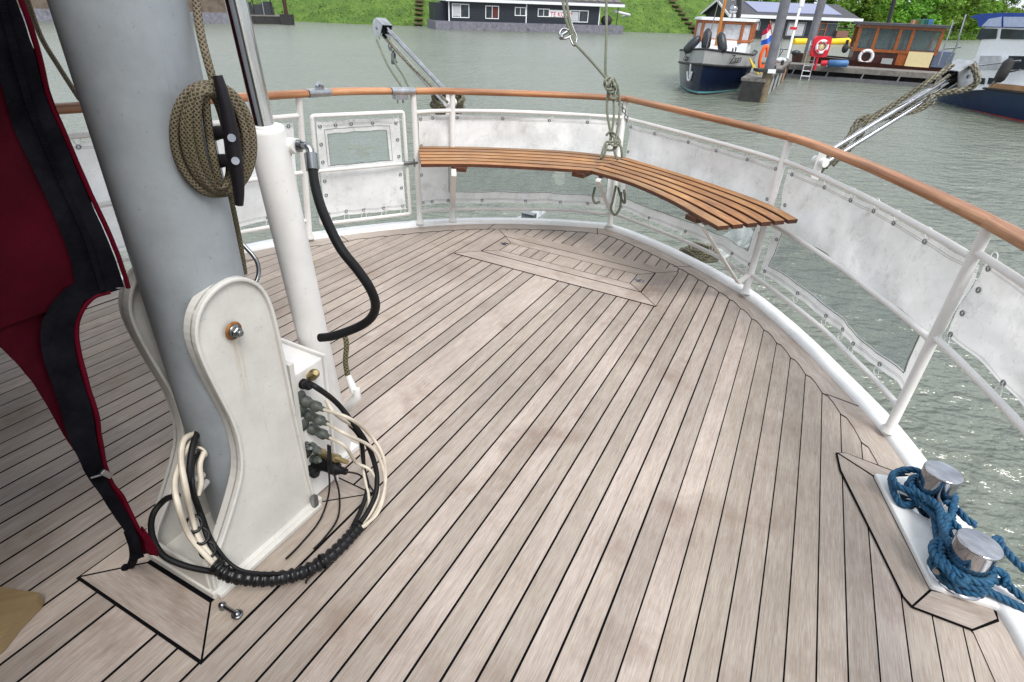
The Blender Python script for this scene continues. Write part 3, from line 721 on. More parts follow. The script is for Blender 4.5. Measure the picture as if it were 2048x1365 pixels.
# rope coil on the cleat
def mast_surf(p, lift):
    c = MZ(p.z); d = p-c; d.z = 0; return c+d.normalized()*(MR+lift)
cb2 = MB()
for k, (wl, wr, hh, dd) in enumerate(((80, 80, 112, .050), (61, 62, 106, .038), (43, 46, 104, .026), (26, 30, 98, .016), (8, 22, 96, .03), (70, 70, 100, .075), (52, 53, 96, .07), (34, 38, 92, .06))):
    P = []
    for i in range(22):
        a = 2*math.pi*i/22; u_, v_ = math.cos(a), math.sin(a); w_ = wl if u_ < 0 else wr
        px_ = 424+4*math.sin(k*2)+(-u_*0)+.93*(u_*w_)+.16*v_*hh+ (6 if u_ > 0 else 0); py_ = 279-.16*u_*w_+.97*v_*hh
        dpt = CD(py_)+dd*.55+(-.014-.070*min(1, max(0, (424-px_)/80))**.7 if px_ < 424 else .03*u_)
        P.append(GD(px_, py_, dpt))
    cb2.tube(spl(P, 3, True), .0092, 10)
cb2.build('rope_coil', M['rope_brown'], None, None, ('brown braided rope coiled round the black cleat on the mast', 'rope'))
b = MB(); P = [GD(388, -40, 1.20), GD(400, 60, 1.205), GD(423, 150, 1.21), GD(440, 200, 1.24), GD(452, 260, 1.29), GD(466, 340, 1.38)]; P += [GD(461, 400, 1.48)]; b.tube(spl(P, 6), .0088, 10)
P = [GD(461, 400, 1.48), GD(468, 430, 1.50), GD(480, 490, 1.54), GD(489, 548, 1.58)]; b.tube(spl(P, 6), .0082, 10); b.build('halyard', M['rope_brown'], None, None, ('brown halyard running down to the cleat beside the mast', 'rope'))
# hook bar at the mast foot
b = MB(); P = [GD(486, 490, 1.72), GD(512, 520, 1.73), GD(517, 548, 1.74), GD(508, 570, 1.73), GD(492, 576, 1.70)]; b.tube(spl(P, 6), .0065, 10); b.build('mast_hook', M['steel'], mast)
# left rope behind the mast
MB().tube(spl([GD(48, -20, 2.6), GD(80, 70, 2.7), GD(115, 130, 2.75), GD(160, 200, 2.8)], 5), .012, 8).build('running_rope', M['rope_brown'], None, None, ('brown rope slanting down behind the left side of the mast', 'rope'))
# housing plates
hs = thing('mast_housing', 'cream painted steel housing with two tall rounded plates clamping the mast foot', 'mast housing', (-1.33, .85, 0))
prf = [(.635, .03), (.645, .12), (.70, .20), (.762, .30), (.80, .38), (.812, .47), (.806, .56), (.785, .66), (.765, .76), (.757, .84), (.770, .895), (.80, .935), (.845, .96), (.893, .965), (.94, .948), (.978, .91), (1.0, .85), (1.01, .77), (1.02, .60), (1.03, .42), (1.045, .2), (1.062, .03)]
prs = [(p.x, p.y) for p in spl([(y, z, 0) for y, z in prf], 3)]
cyz = (.90, .5)
def inset(P, d):
    O = []; n = len(P)
    for i in range(n):
        a, c = P[max(i-1, 0)], P[min(i+1, n-1)]; t = Vector((c[0]-a[0], c[1]-a[1])).normalized(); O.append((P[i][0]+t.y*d, P[i][1]-t.x*d))
    return O
for sx in (-1, 1):
    xo = -1.195 if sx > 0 else -1.478; nm = 'housing_plate'
    b = MB(); x0 = xo-.012*sx; b.prism([(x0-.004*sx, y, z) for y, z in prs], (.010*sx, 0, 0)); b.build(nm, M['cream'], hs, bevel=.002)
    b = MB(); ins = inset(prs, .010); wd = .045; xa, xb = xo+.006*sx, xo+(.006-wd)*sx       # flange running round the plate
    n = len(prs); V = [(xa, *p) for p in prs]+[(xb, *p) for p in prs]+[(xa, *p) for p in ins]+[(xb, *p) for p in ins]
    F = []
    for i in range(n-1): F += [(i, i+1, n+i+1, n+i), (2*n+i, 3*n+i, 3*n+i+1, 2*n+i+1), (i, 2*n+i, 2*n+i+1, i+1), (n+i, n+i+1, 3*n+i+1, 3*n+i)]
    F += [(0, n, 3*n, 2*n), (n-1, 3*n-1, 4*n-1, 2*n-1)]
    b.add(V, F, None, False); b.build('flange', M['cream'], hs, bevel=.003)
MB().box((-1.335, 1.045, .32), (.27, .018, .60)).build('back_plate', M['cream'], hs)
b = MB().box((-1.335, .855, .018), (.30, .46, .028)); b.box((-1.183, .85, .016), (.03, .43, .02)); b.box((-1.335, .637, .055), (.26, .012, .10)); b.build('foot_plate', M['cream'], hs, bevel=.004)
bc = GX(467, 662, -1.19)
b = MB(); b.lathe(bc, [(0, .004), (.019, .004), (.019, .008), (0, .008)], (1, 0, 0), 20); b.lathe(bc+Vector((.008, 0, 0)), [(0, .012), (.0135, .012), (.015, .010), (.015, 0)], (1, 0, 0), 6, False); b.lathe(bc+Vector((.018, 0, 0)), [(.009, 0), (.009, .009), (.007, .011), (0, .011)], (1, 0, 0), 16); b.build('pivot_bolt', M['steel'], hs)
MB().lathe(bc, [(0, .0035), (.024, .0035), (.025, .002), (.026, 0)], (1, 0, 0), 14).build('rust_ring', simple('rust', (.22, .085, .015), .8, var=.5, scale=60), hs)
def streak_mat():
    m, t, b = nodes('rust_streak'); v = objvec(t, (1, 40, 2)); n = noise(t, v, 3, 6); b.inputs['Base Color'].default_value = (.42, .26, .09, 1); b.inputs['Roughness'].default_value = .7
    uv = t.nodes.new('ShaderNodeUVMap'); sx = t.nodes.new('ShaderNodeSeparateXYZ'); t.links.new(uv.outputs[0], sx.inputs[0])
    f = ramp(t, n, [(.42, (0, 0, 0)), (.66, (.38, .38, .38))]); g = nn(t, 'ShaderNodeMath', operation='MULTIPLY'); t.links.new(f, g.inputs[0]); t.links.new(sx.outputs[1], g.inputs[1])
    tr = t.nodes.new('ShaderNodeBsdfTransparent'); ms = t.nodes.new('ShaderNodeMixShader'); t.links.new(g.outputs[0], ms.inputs[0]); t.links.new(tr.outputs[0], ms.inputs[1]); t.links.new(b.outputs[0], ms.inputs[2]); t.links.new(ms.outputs[0], t.nodes['Material Output'].inputs[0]); return m
px0_ = bc.x-.0015
MB().add([(px0_+.0012, bc.y-.014, bc.z-.27), (px0_+.0012, bc.y+.016, bc.z-.27), (px0_+.0012, bc.y+.016, bc.z-.015), (px0_+.0012, bc.y-.012, bc.z-.015)], [(0, 1, 2, 3)], [(0, 0), (1, 0), (1, 1), (0, 1)]).build('rust_streak', streak_mat(), hs)
MB().box((-1.182, 1.045, .045), (.02, .022, .055)).build('hinge_lug', M['steel'], hs, bevel=.003)
# ram
ram = thing('hydraulic_ram', 'white hydraulic mast ram with a polished rod rising beside the mast', 'hydraulic cylinder', (-1.33, 1.33, 0))
ra = Vector((-1.33, 1.335, .02)); rb = Vector((-1.33, 1.183, 1.283)); rdv = (rb-ra).normalized(); rend = ra+rdv*3.2
b = MB(); b.tube([ra, ra+rdv*.02, rb-rdv*.012, rb-rdv*.003, rb], [.047, .0515, .0515, .050, .045], 40); b.build('barrel', M['white'], ram)
b = MB().tube([rb-rdv*.02, rend], .0265, 40); b.build('rod', M['rod'], ram)
MB().torus(rb+rdv*.002, .0295, .004, rdv, 30, 8).build('wiper_ring', M['white'], ram)
b = MB().tube([ra-rdv*.0+Vector((0, 0, -.02)), ra+rdv*.05], .04, 20); b.box((-1.33, 1.335, .012), (.13, .10, .02)); b.build('foot_lug', M['white'], ram)
def GL(px, py, q, dq=0.0):              # point of the sight line nearest in depth to q
    d = ray(AS, px, py); o = Vector((0, 0, H_S)); return o+d*((q-o).dot(AS[2])+dq)
f1 = ra+rdv*1.16
b = MB(); p0 = GL(573, 292, f1); b.tube([p0, GL(594, 292, f1, -.02)], [.024, .021], 12); b.build('port_boss', M['white'], ram)
b = MB(); p1 = GL(594, 292, f1, -.02); b.tube([p1, GL(603, 292, f1, -.02)], .017, 6)
b.tube(spl([GL(601, 291, f1, -.02), GL(612, 292, f1, -.03), GL(620, 300, f1, -.03), GL(622, 314, f1, -.03)], 5), .011, 12)
b.tube([GL(621, 308, f1, -.03), GL(625, 341, f1, -.03)], .018, 14); b.build('elbow_fitting', M['steel'], ram)
P = [GL(625, 338, f1, -.03), GL(632, 380, f1, -.05), GL(648, 430, f1, -.08), GL(680, 495, f1, -.1), GL(715, 540, f1, -.08), GL(740, 577, f1, -.05), GL(751, 610, f1, 0), GL(742, 636, f1, .05), GL(715, 655, f1, .08), GL(668, 672, f1, .1), GL(640, 676, f1, .12)]
MB().tube(spl(P, 8), .0135, 14).build('hydraulic_hose', M['black'], None, None, ('thick black rubber hose looping from the top of the white ram', 'hose'))
f2 = ra+rdv*.45
P = [GL(672, 668, f2, -.06), GL(688, 672, f2, -.07), GL(693, 690, f2, -.08), GL(691, 725, f2, -.08), GL(697, 758, f2, -.08)]
b = MB().tube(spl(P, 6), .009, 10); o = b.build('pressure_hose', rope_mat('armoured_hose', (.05, .045, .03), (.20, .18, .08), .012, 4), None, None, ('short brown armoured hose beside the foot of the ram', 'hose'))
b = MB(); b.tube([GL(696, 752, f2, -.08), GL(704, 772, f2, -.08), GL(709, 786, f2, -.08)], [.011, .013, .012], 10); b.tube([GL(713, 778, f2, -.09), GL(715, 792, f2, -.08), GL(700, 808, f2, -.04), GL(690, 822, f2, .0)], [.012, .015, .017, .018], 10); b.build('lower_fitting', M['white'], ram)
# junction box
jb = thing('junction_box', 'white metal junction box with a column of cable plugs behind the mast housing', 'junction box', (-1.33, 1.14, .01))
b = MB().box((-1.335, 1.128, .29), (.235, .125, .55)); b.build('box_body', M['white'], jb, bevel=.006)
b = MB().box((-1.335, 1.196, .29), (.25, .01, .57)); b.build('box_cover', M['white'], jb, bevel=.003)
def plug(px, py, px2, py2, r, mat, nm, dd=0.0, prof=((0, 1.25), (.18, 1.25), (.2, 1.0), (.5, 1.0), (.52, 1.12), (.7, 1.12), (.74, .7), (1, .55))):
    a = GX(px, py, -1.216); e = GL(px2, py2, a, -.055+dd); b = MB(); P = [a.lerp(e, t) for t, k in prof]; b.tube(P, [r*k for t, k in prof], 14); return b.build(nm, mat, jb), e
for args in ((606, 768, 622, 773, .014, M['black'], 'cable_gland'), (622, 752, 632, 746, .015, M['brass'], 'brass_gland')): plug(*args)
plg = []
for a in ((608, 802, 648, 820), (616, 830, 655, 848), (622, 857, 660, 876)): plg.append(plug(*a, .0155, M['plug'], 'cable_plug')[1])
plug(622, 893, 640, 905, .013, M['plug'], 'cable_plug'); plug(636, 905, 695, 925, .014, M['brass'], 'metal_connector', -.01); plug(632, 926, 692, 944, .021, M['black'], 'capped_plug', -.01)
plug(620, 940, 634, 950, .016, M['black'], 'blank_plug'); plug(612, 890, 622, 897, .010, M['steel'], 'wing_nut'); plug(625, 918, 640, 922, .012, M['plug'], 'cable_plug')
for py_ in (795, 822, 850, 905): 
    a = GX(600+(py_-795)*.13, py_, -1.216); MB().lathe(a, [(.0, .004), (.022, .004), (.024, 0)], (1, 0, 0), 16).build('grime_ring', M['plug'], jb)
# cables
CREF = Vector((-1.12, .95, .12))
def cab(P, r, mat, label, name='cable', k=8, rope=False):
    Q = spl([GD(x, y, d) for x, y, d in P], k); MB().tube(Q, r, 10).build(name, mat, None, None, (label, 'cable', 'cables looping round the foot of the mast housing'))
GDz = lambda x, y, z: (G(x, y, z)-Vector((0, 0, H_S))).dot(AS[2])
E0 = [(GX(648, 820, -1.17)-Vector((0, 0, H_S))).dot(AS[2]), (GX(655, 848, -1.17)-Vector((0, 0, H_S))).dot(AS[2]), (GX(660, 876, -1.17)-Vector((0, 0, H_S))).dot(AS[2])]
dz = lambda x, y, z: (x, y, GDz(x, y, z))
e1, e2, e3 = [(a[0], a[1], (p-Vector((0, 0, H_S))).dot(AS[2])) for a, p in zip(((648, 820), (655, 848), (660, 876)), plg)]
cab([e1, (700, 838, e1[2]-.03), dz(738, 868, .30), dz(765, 910, .22), dz(771, 960, .14), dz(760, 1010, .09), dz(735, 1048, .06), dz(715, 1058, .05)], .0058, M['cable'], 'uppermost cream cable looping widest from the plugs to the taped bundle')
cab([e2, (690, 868, e2[2]-.03), dz(740, 893, .28), dz(762, 925, .20), dz(770, 975, .12), dz(756, 1025, .08), dz(727, 1052, .06), dz(712, 1060, .05)], .0058, M['cable'], 'second cream cable from the middle plug dipping to the taped bundle')
cab([e3, (690, 893, e3[2]-.02), dz(712, 925, .2), dz(742, 942, .16), dz(757, 980, .10), dz(745, 1020, .07), dz(722, 1050, .05), dz(708, 1062, .045)], .0058, M['cable'], 'third cream cable from the lowest grey plug with a kink near its middle')
cab([(652, 800, e1[2]+.01), (672, 830, e1[2]), dz(715, 862, .25), dz(722, 900, .2), dz(728, 950, .13), dz(738, 1000, .08), dz(730, 1035, .06), dz(712, 1056, .05)], .0056, M['cable'], 'grubby cream cable running inside the loop beside the black one')
cab([(610, 764, e1[2]+.02), (634, 776, e1[2]-.02), dz(672, 805, .42), dz(705, 845, .34), dz(735, 890, .25), dz(752, 940, .16), dz(752, 985, .1), dz(735, 1025, .07), dz(715, 1052, .055)], .0092, M['black'], 'thick black cable from the top gland arching over the cream ones')
cab([dz(700, 850, .3), dz(722, 880, .24), dz(728, 940, .14), dz(735, 975, .10), dz(724, 1015, .07), dz(706, 1052, .055)], .008, M['black'], 'shorter black cable joining the arch behind the cream ones')
cab([(656, 890, e3[2]), (657, 930, e3[2]-.02), dz(658, 985, .07), dz(640, 1040, .03), dz(600, 1090, .02), dz(572, 1118, .03)], .0034, M['black'], 'thin black wire lying nearer the housing foot')
cab([(660, 892, e3[2]), (664, 935, e3[2]-.02), dz(678, 985, .06), dz(676, 1035, .03), dz(650, 1075, .02), dz(628, 1098, .03)], .0034, M['black'], 'thin black wire curving farther out over the deck')
cab([(692, 944, e3[2]+.04), dz(722, 952, .06), dz(748, 985, .03), dz(752, 1005, .02)], .0034, M['black'], 'short thin black wire leaving the capped plug')
# bundle of cables bound in tape
bun = thing('cable_bundle', 'cables bound in black tape sagging across the foot of the mast housing', 'cable bundle', G(560, 1158, .02))
BP = [dz(427, 1128, .16), dz(455, 1148, .13), dz(500, 1158, .09), dz(547, 1158, .06), dz(600, 1147, .045), dz(645, 1124, .045), dz(680, 1095, .045), dz(705, 1068, .05), dz(719, 1052, .05)]
Q = spl([GD(*p) for p in BP], 14); rr_ = [(.0195+.0032*math.sin(i*1.25)+.002*random.random()) for i in range(len(Q))]
MB().tube(Q, rr_, 16).build('tape_wrap', M['tape'], bun)
for i in range(3, len(Q)-3, 5):
    d = (Q[i+1]-Q[i-1]).normalized(); tilt = Vector((0, 0, .35)); MB().torus(Q[i], .0205, .0022, (d+tilt).normalized(), 18, 5).build('tape_turn', M['tape'], bun)
b = MB(); b.torus(Q[70], .024, .0035, (Q[71]-Q[69]).normalized(), 18, 6); b.tube(spl([Q[70]+Vector((0, 0, -.01)), G(616, 1158, .035), G(612, 1166, .02)], 4), .0035, 6); b.build('binding_cord', M['black'], bun)
d0 = GDz(427, 1128, .16)
hd = (GY(392, 868, .775)-Vector((0, 0, H_S))).dot(AS[2])
def up(P, r, m_, nm): MB().tube(spl([GD(*p) for p in P], 8), r, 10).build(nm, m_, bun)
up([(390, 868, hd), (368, 880, hd-.05), (362, 920, hd-.07), (372, 980, hd-.08), (385, 1040, d0+.0), (402, 1085, d0), (440, 1135, d0+.01)], .0085, M['cable'], 'cream_cable')
up([(396, 862, hd), (384, 900, hd-.04), (380, 960, hd-.05), (398, 1020, d0+.03), (420, 1085, d0+.03), (450, 1138, d0+.02)], .009, M['black'], 'black_cable')
up([(392, 878, hd), (372, 900, hd-.04), (350, 960, hd-.07), (357, 1015, hd-.09), (378, 1070, d0-.02), (415, 1115, d0-.01), (440, 1140, d0)], .0085, M['cable'], 'cream_cable')
up([(398, 905, hd), (386, 930, hd-.03), (388, 980, hd-.05), (405, 1030, d0+.04), (430, 1090, d0+.03), (480, 1140, d0+.01), (560, 1148, GDz(560, 1148, .075))], .0052, M['black'], 'black_cable')
up([(355, 992, hd-.08), (330, 1000, d0-.02), (306, 1030, d0-.03), (304, 1070, d0-.03), (325, 1110, d0-.02), (370, 1132, d0-.01), (430, 1145, d0)], .0088, M['black'], 'black_cable')
up([(408, 905, hd), (400, 930, hd-.02), (402, 965, hd-.02), (396, 990, hd-.02)], .0075, M['cable'], 'cream_cable')
for (x_, y_) in ((388, 1048), (402, 1072), (415, 1100)): 
    p = GD(x_, y_, d0); MB().torus(p, .020, .004, Vector((.5, -.3, 1)).normalized(), 16, 5, 1.2).build('tape_band', M['tape'], bun)
b = MB()
for (x_, y_) in ((392, 866), (401, 905)): q = GD(x_, y_, hd+.005); b.torus(q, .018, .004, (q-MZ(q.z))*Vector((1, 1, 0)), 18, 6)
b.build('cable_grommet', M['cable'], mast)
for (x_, y_, x2, y2) in ((405, 950, 385, 962), (412, 965, 400, 978)): 
    a = GD(x_, y_, hd+.05); MB().tube([a, GD(x2, y2, hd+.01)], .011, 12).build('bracket_pin', M['cream'], hs)
# ------------------------------------------------------------------ sail cover
sv = thing('sail_cover', 'dark maroon sail cover with broad black zip band hanging beside the mast', 'sail cover', (-1.33, .2, 1.0))
XS = -1.20; PXs = lambda L: [(lambda q: (q.y, q.z))(GX(x, y, XS)) for x, y in L]
Rt = PXs([(5, -60), (30, 0), (75, 110), (115, 220), (165, 350), (205, 460), (232, 533), (246, 572)])
Rt = [(Rt[0][0]-.03, 2.3)]+Rt
def BUL(y, z): return .024*mnoise.noise(Vector((y*5, z*4, 1)))+.012*mnoise.noise(Vector((y*14+z*6, z*7-y*4, 4)))+.008*abs(mnoise.noise(Vector((y*9-z*13, z*5, 9))))
def loft(Lf, Rf, u0, u1, off, name, mat, nu=10, both=False):
    b = MB()
    def fn(u, v):
        k = v*(len(Rf)-1); i = min(int(k), len(Rf)-2); f = k-i; uu = u0+(u1-u0)*u
        r_ = Vector((0, *Rf[i])).lerp(Vector((0, *Rf[i+1])), f); l_ = Vector((0, *Lf[i])).lerp(Vector((0, *Lf[i+1])), f)
        p = l_.lerp(r_, uu); bul = BUL(p.y, p.z); p.x = XS+off+bul-(.05*max(0, (uu-.985)/.015)**2 if off == 0 else 0)
        return p
    b.grid(fn, nu, 60); return b.build(name, mat, sv)
zr = [p[1] for p in Rt]
Lt = [(-3.5, 1.02+(z-Rt[-1][1])*(2.3-1.02)/(2.3-Rt[-1][1])) for z in zr]
loft(Lt, Rt, 0, 1, 0, 'cover_side', M['maroon'], 120)
# black band: pixel outlines, laid 4 mm proud
B1l = PXs([(-60, -60), (-40, 30), (0, 165), (40, 270), (80, 370), (110, 450), (135, 525), (150, 585)])
B1r = PXs([(-8, -60), (18, 0), (66, 110), (107, 220), (157, 350), (197, 460), (224, 533), (237, 570)])
loft(B1l, B1r, 0, 1, .004, 'black_band', M['band'], 14)
zp = [((a[0]*.52+c[0]*.48), (a[1]*.52+c[1]*.48)) for a, c in zip(B1l, B1r)]
b = MB()
for i in range(len(zp)-1):
    for k in range(26):
        f = k/26; y_ = zp[i][0]*(1-f)+zp[i+1][0]*f; z_ = zp[i][1]*(1-f)+zp[i+1][1]*f; b.box((XS+.010+BUL(y_, z_), y_, z_), (.004, .010, .0028))
b.build('zip', M['band'], sv)
Fr_ = PXs([(246, 572), (212, 582), (185, 592), (168, 615), (160, 645), (160, 690), (168, 745), (180, 810), (200, 890), (222, 960), (250, 1000), (268, 1050), (300, 1100), (312, 1108)])
Fl_ = PXs([(-40, 640), (-40, 660), (-30, 690), (0, 695), (30, 725), (60, 762), (90, 810), (120, 860), (160, 920), (195, 975), (225, 1020), (245, 1060), (262, 1088), (280, 1110)])
loft(Fl_, Fr_, 0, 1, -.004, 'cover_flap', M['maroon'], 16)
F2l = PXs([(150, 560), (125, 580), (100, 610), (86, 640), (84, 675), (90, 730), (105, 790), (130, 870), (165, 940), (200, 990), (225, 1030), (245, 1062), (255, 1120)])
F2r = PXs([(232, 575), (190, 590), (166, 600), (158, 625), (152, 655), (153, 700), (161, 755), (175, 825), (195, 905), (222, 975), (255, 1030), (272, 1090), (286, 1112)])
loft(F2l, F2r, 0, 1, .004, 'black_strap', M['band'], 8)
for pth in (Rt[1:], Fr_[1:]): MB().tube([(XS+.002+BUL(y, z), y, z) for y, z in ([(q.x, q.y) for q in spl([(a, c, 0) for a, c in pth], 6)])], .0045, 6).build('red_piping', M['maroon_edge'], sv)
XB = -3.4; b = MB(); N = len(Rt); V = [(XS-.004, *p) for p in Rt]+[(XB, p[0]+.6, p[1]) for p in Rt]  # cover widened to port, out of view, so its bulk shades the deck
b.add(V, [(i, i+1, N+i+1, N+i) for i in range(N-1)]); yb, zb_ = Rt[-1]
zl_ = .45
b.add([(XS-.002, yb, zb_), (XB, yb+.6, zl_), (XB, -3.5, zl_), (XS-.002, -3.5, 1.02)], [(0, 1, 2, 3)]); b.add([(XS-.002, yb, zb_), (XB, yb+.6, zb_), (XB, yb+.6, zl_)], [(0, 1, 2)]); b.add([(XB, yb+.6, zl_), (XB, -3.5, zl_), (XB, -3.5, 2.3), (XB, Rt[0][0]+.6, 2.3)], [(0, 1, 2, 3)])
b.add([(XS, Rt[0][0], 2.3), (XB, Rt[0][0]+.6, 2.3), (XB, -3.5, 2.3), (XS, -3.5, 2.3)], [(0, 1, 2, 3)]); b.build('widened_cover_back', M['maroon'], sv)
MB().prism([(-1.5, .78, 1.70), (-3.45, 1.32, 1.70), (-3.5, 2.1, 1.78), (-2.3, 1.75, 1.78), (-1.62, 1.15, 1.74)], (0, 0, .03)).build('overhead_shade_panel', M['maroon'], sv)  # unseen panel added above the frame to shade the port deck
q = GX(212, 948, XS+.012); b = MB().box(q, (.010, .013, .030), Matrix.Rotation(.5, 3, 'X')); b.box(q+Vector((0, -.018, .008)), (.005, .028, .005), Matrix.Rotation(-.35, 3, 'X')); b.build('strap_buckle', M['steel'], sv, bevel=.002)
b = MB(); P = PXs([(278, 1050), (292, 1068), (308, 1096), (306, 1106), (292, 1106), (282, 1090)]); b.prism([(XS+.006, *p) for p in P], (.01, 0, 0)); b.build('red_tab', M['maroon_edge'], sv)
MB().tube(spl([GX(258, 1060, XS+.004), GX(270, 1100, XS+.006), G(262, 1130, .02), G(250, 1136, .012)], 5), .012, 8).build('black_lashing', M['band'], sv)
# boom over the foredeck side, carrying the cover
bo = MB().tube([(-1.5, .42, 1.2), (-1.5, -3.6, 1.22)], .07, 20); bo.build('boom', M['mast'], None, None, ('grey boom hidden inside the maroon sail cover', 'boom'))
# unseen block added behind the camera, only to shade the deck
dh = thing('shade_block', 'unseen dark block added behind the camera to shade the deck', 'shade_block', (-1.3, -1.6, 0))
b = MB().box((-1.2, -1.85, .98), (4.2, 1.6, 1.96)); b.build('wall', M['mahog'] if 'mahog' in M else simple('dark_block_paint', (.06, .035, .03), .5), dh)  # upright part of the added block, cuts sky light from behind
b = MB().prism([(-1.95, .12, 0), (-1.95, -1.0, 0), (-3.35, -1.0, 0), (-3.35, .72, 0)], (0, 0, 1.9)); b.build('side_shade_block', M['maroon'], dh)  # wing added left of the frame to darken the port deck
b = MB().box((-1.2, -1.75, 2.0), (4.5, 2.2, .07)); b.build('roof', M['cream'], dh)  # slab on top of the added block, extends its shade
# ------------------------------------------------------------------ small things on deck
b = MB(); P = [G(-60, 1172, .045), G(0, 1174, .045), G(80, 1186, .045), G(72, 1200, .045), G(32, 1240, .045), G(0, 1281, .045), G(-60, 1330, .045)]
b.prism([p for p in P], (0, 0, -.042)); b.f = b.f; b.uv = [[(v_*1.0, v_*.3) for v_ in range(len(f))] for f in b.f]; b.build('wooden_chock', M['ply'], None, None, ('pale worn board lying on the dark deck at the lower left corner', 'board'))
pe = thing('deck_eye', 'small steel bar fitting bolted to the deck beside the mast housing foot', 'deck fitting', G(458, 1218, 0))
a, c = G(444, 1211, .02), G(474, 1229, .02)
b = MB(); b.tube([a, c], .0058, 10); b.sphere(a, .011); b.sphere(c, .010); b.build('bar', M['steel'], pe)
b = MB().cyl(a-Vector((0, 0, .016)), a, .010, n=12); b.build('base_boss', M['steel'], pe); b = MB().cyl(c-Vector((0, 0, .016)), c, .010, n=12); b.torus(c, .0125, .004); b.build('base_boss', M['steel'], pe)
# bollards
bo2 = thing('mooring_bollard', 'pair of polished steel bollards on a white deck plate', 'bollard', (.9, 2.08, .0))
pp = [(.690, 2.365), (.765, 2.385), (.86, 2.45), (1.0, 2.05), (1.03, 1.83), (1.005, 1.83), (.832, 1.815)]
b = MB().prism([(x, y, .004) for x, y in pp], (0, 0, .024)); b.build('deck_plate', M['rim'], bo2, bevel=.006)
fr_o = [(.545, 2.47), (.575, 2.33), (.70, 1.90), (.765, 1.705), (.935, 1.705), (1.06, 1.76)]
MB().prism([(x, y, .0035) for x, y in [(.544, 2.457), (.5575, 2.333), (.6625, 2.0), (.7430, 1.7355), (.7685, 1.7008), (.9405, 1.7032), (1.028, 1.79), (1.03, 1.9), (.86, 2.46), (.78, 2.46), (.585, 2.481)]], (0, 0, .002)).build('frame_caulk', M['caulk'], bo2)
b = MB(); b.board([(.548, 2.455), (.562, 2.335), (.665, 2.0), (.745, 1.735), (.769, 1.704), (.834, 1.812), (.69, 2.365)], (-.25, 1), .0075); b.board([(.769, 1.703), (.94, 1.706), (1.025, 1.795), (1.018, 1.86), (.836, 1.812)], (1, .1), .0075); b.board([(.55, 2.458), (.692, 2.37), (.775, 2.39), (.80, 2.45), (.70, 2.462), (.585, 2.478)], (1, -.35), .0075)
b.build('frame_board', M['deck'], bo2)
BC = [Vector((.862, 2.265, 0)), Vector((.915, 1.90, 0))]
for c in BC:
    b = MB().lathe(c, [(.090, .025), (.089, .031), (.058, .033), (.0585, .06), (.0665, .19), (.0668, .1955), (.065, .199), (.062, .2), (0, .2002)], n=48); b.build('bollard_post', M['chrome'], bo2)
ax = (BC[1]-BC[0]).normalized(); nx = Vector((-ax.y, ax.x, 0))
for c, s_ in ((BC[0], 1), (BC[1], -1)):
    a, e = c-ax*.0-nx*.13*.0, c
    MB().tube([c+Vector((0, 0, .105))+ax*.055*s_, c+Vector((0, 0, .105))+ax*.14*s_], .0105, 14).build('horn_pin', M['chrome'], bo2)
MB().tube([BC[1]+Vector((0, 0, .08))-nx*.05-ax*.0, BC[1]+Vector((0, 0, .08))-nx*-.0+ax*.06-nx*.10], .011, 14).build('horn_pin', M['chrome'], bo2)
MB().tube([BC[0]+Vector((0, 0, .08)), BC[0]+Vector((0, 0, .085))-ax*.12-nx*.01], .009, 14).build('horn_pin', M['chrome'], bo2)
def ringpt(c, a, r, z): return Vector((c.x+math.cos(a)*r, c.y+math.sin(a)*r, z))
a0 = math.atan2(ax.y, ax.x); b8 = []; mid = (BC[0]+BC[1])/2
for turn in range(3):
    z = .048+.026*turn; r = .079-.002*turn; w_ = (turn-1)*.016
    for k in range(9): b8.append(ringpt(BC[0], a0+math.radians(60+k*30), r, z))
    b8.append(Vector((mid.x, mid.y, z+.010))+nx*w_)
    for k in range(9): b8.append(ringpt(BC[1], a0+math.pi-math.radians(60+k*30), r, z))
    b8.append(Vector((mid.x, mid.y, z+.030))-nx*w_)
tail = [G(2150, 1290, .03), G(2080, 1238, .03), G(2030, 1210, .04), G(1980, 1185, .05), G(1940, 1168, .05)]
b = MB().rope3(spl(tail+b8[10:], 9), .0135, .07, 7)
b.rope3(spl([G(2140, 1205, .08), G(2048, 1138, .09), G(2008, 1098, .09), G(1990, 1080, .09)]+[ringpt(BC[1], a0+math.pi-math.radians(200+k*25), .098, .10) for k in range(7)], 9), .0135, .07, 7)
b.rope3(spl([G(2140, 1255, .05), G(2048, 1197, .06), G(2010, 1168, .07), G(1975, 1160, .08), G(1930, 1140, .07), G(1893, 1110, .06), G(1874, 1070, .06), G(1869, 1030, .06), G(1862, 1010, .07), G(1838, 1005, .05), G(1805, 1010, .04), G(1788, 985, .05), G(1783, 955, .06), G(1800, 945, .09), G(1828, 940, .11), G(1850, 955, .10), G(1862, 985, .10), G(1880, 998, .10), G(1905, 1012, .09), G(1935, 1040, .09), G(1950, 1050, .08)], 9), .0135, .07, 7)
b.rope3(spl([G(2014, 1172, .09), G(2008, 1150, .1), G(1985, 1140, .11), G(1955, 1140, .12), G(1920, 1115, .125), G(1896, 1085, .12), G(1884, 1050, .12), G(1880, 1020, .12), G(1860, 1000, .11), G(1825, 985, .09), G(1795, 972, .09), G(1786, 950, .09), G(1812, 938, .10)], 9), .0135, .07, 7)
b.build('mooring_rope', M['rope_blue'], None, None, ('blue laid mooring rope belayed in figures of eight round two steel bollards', 'rope'))
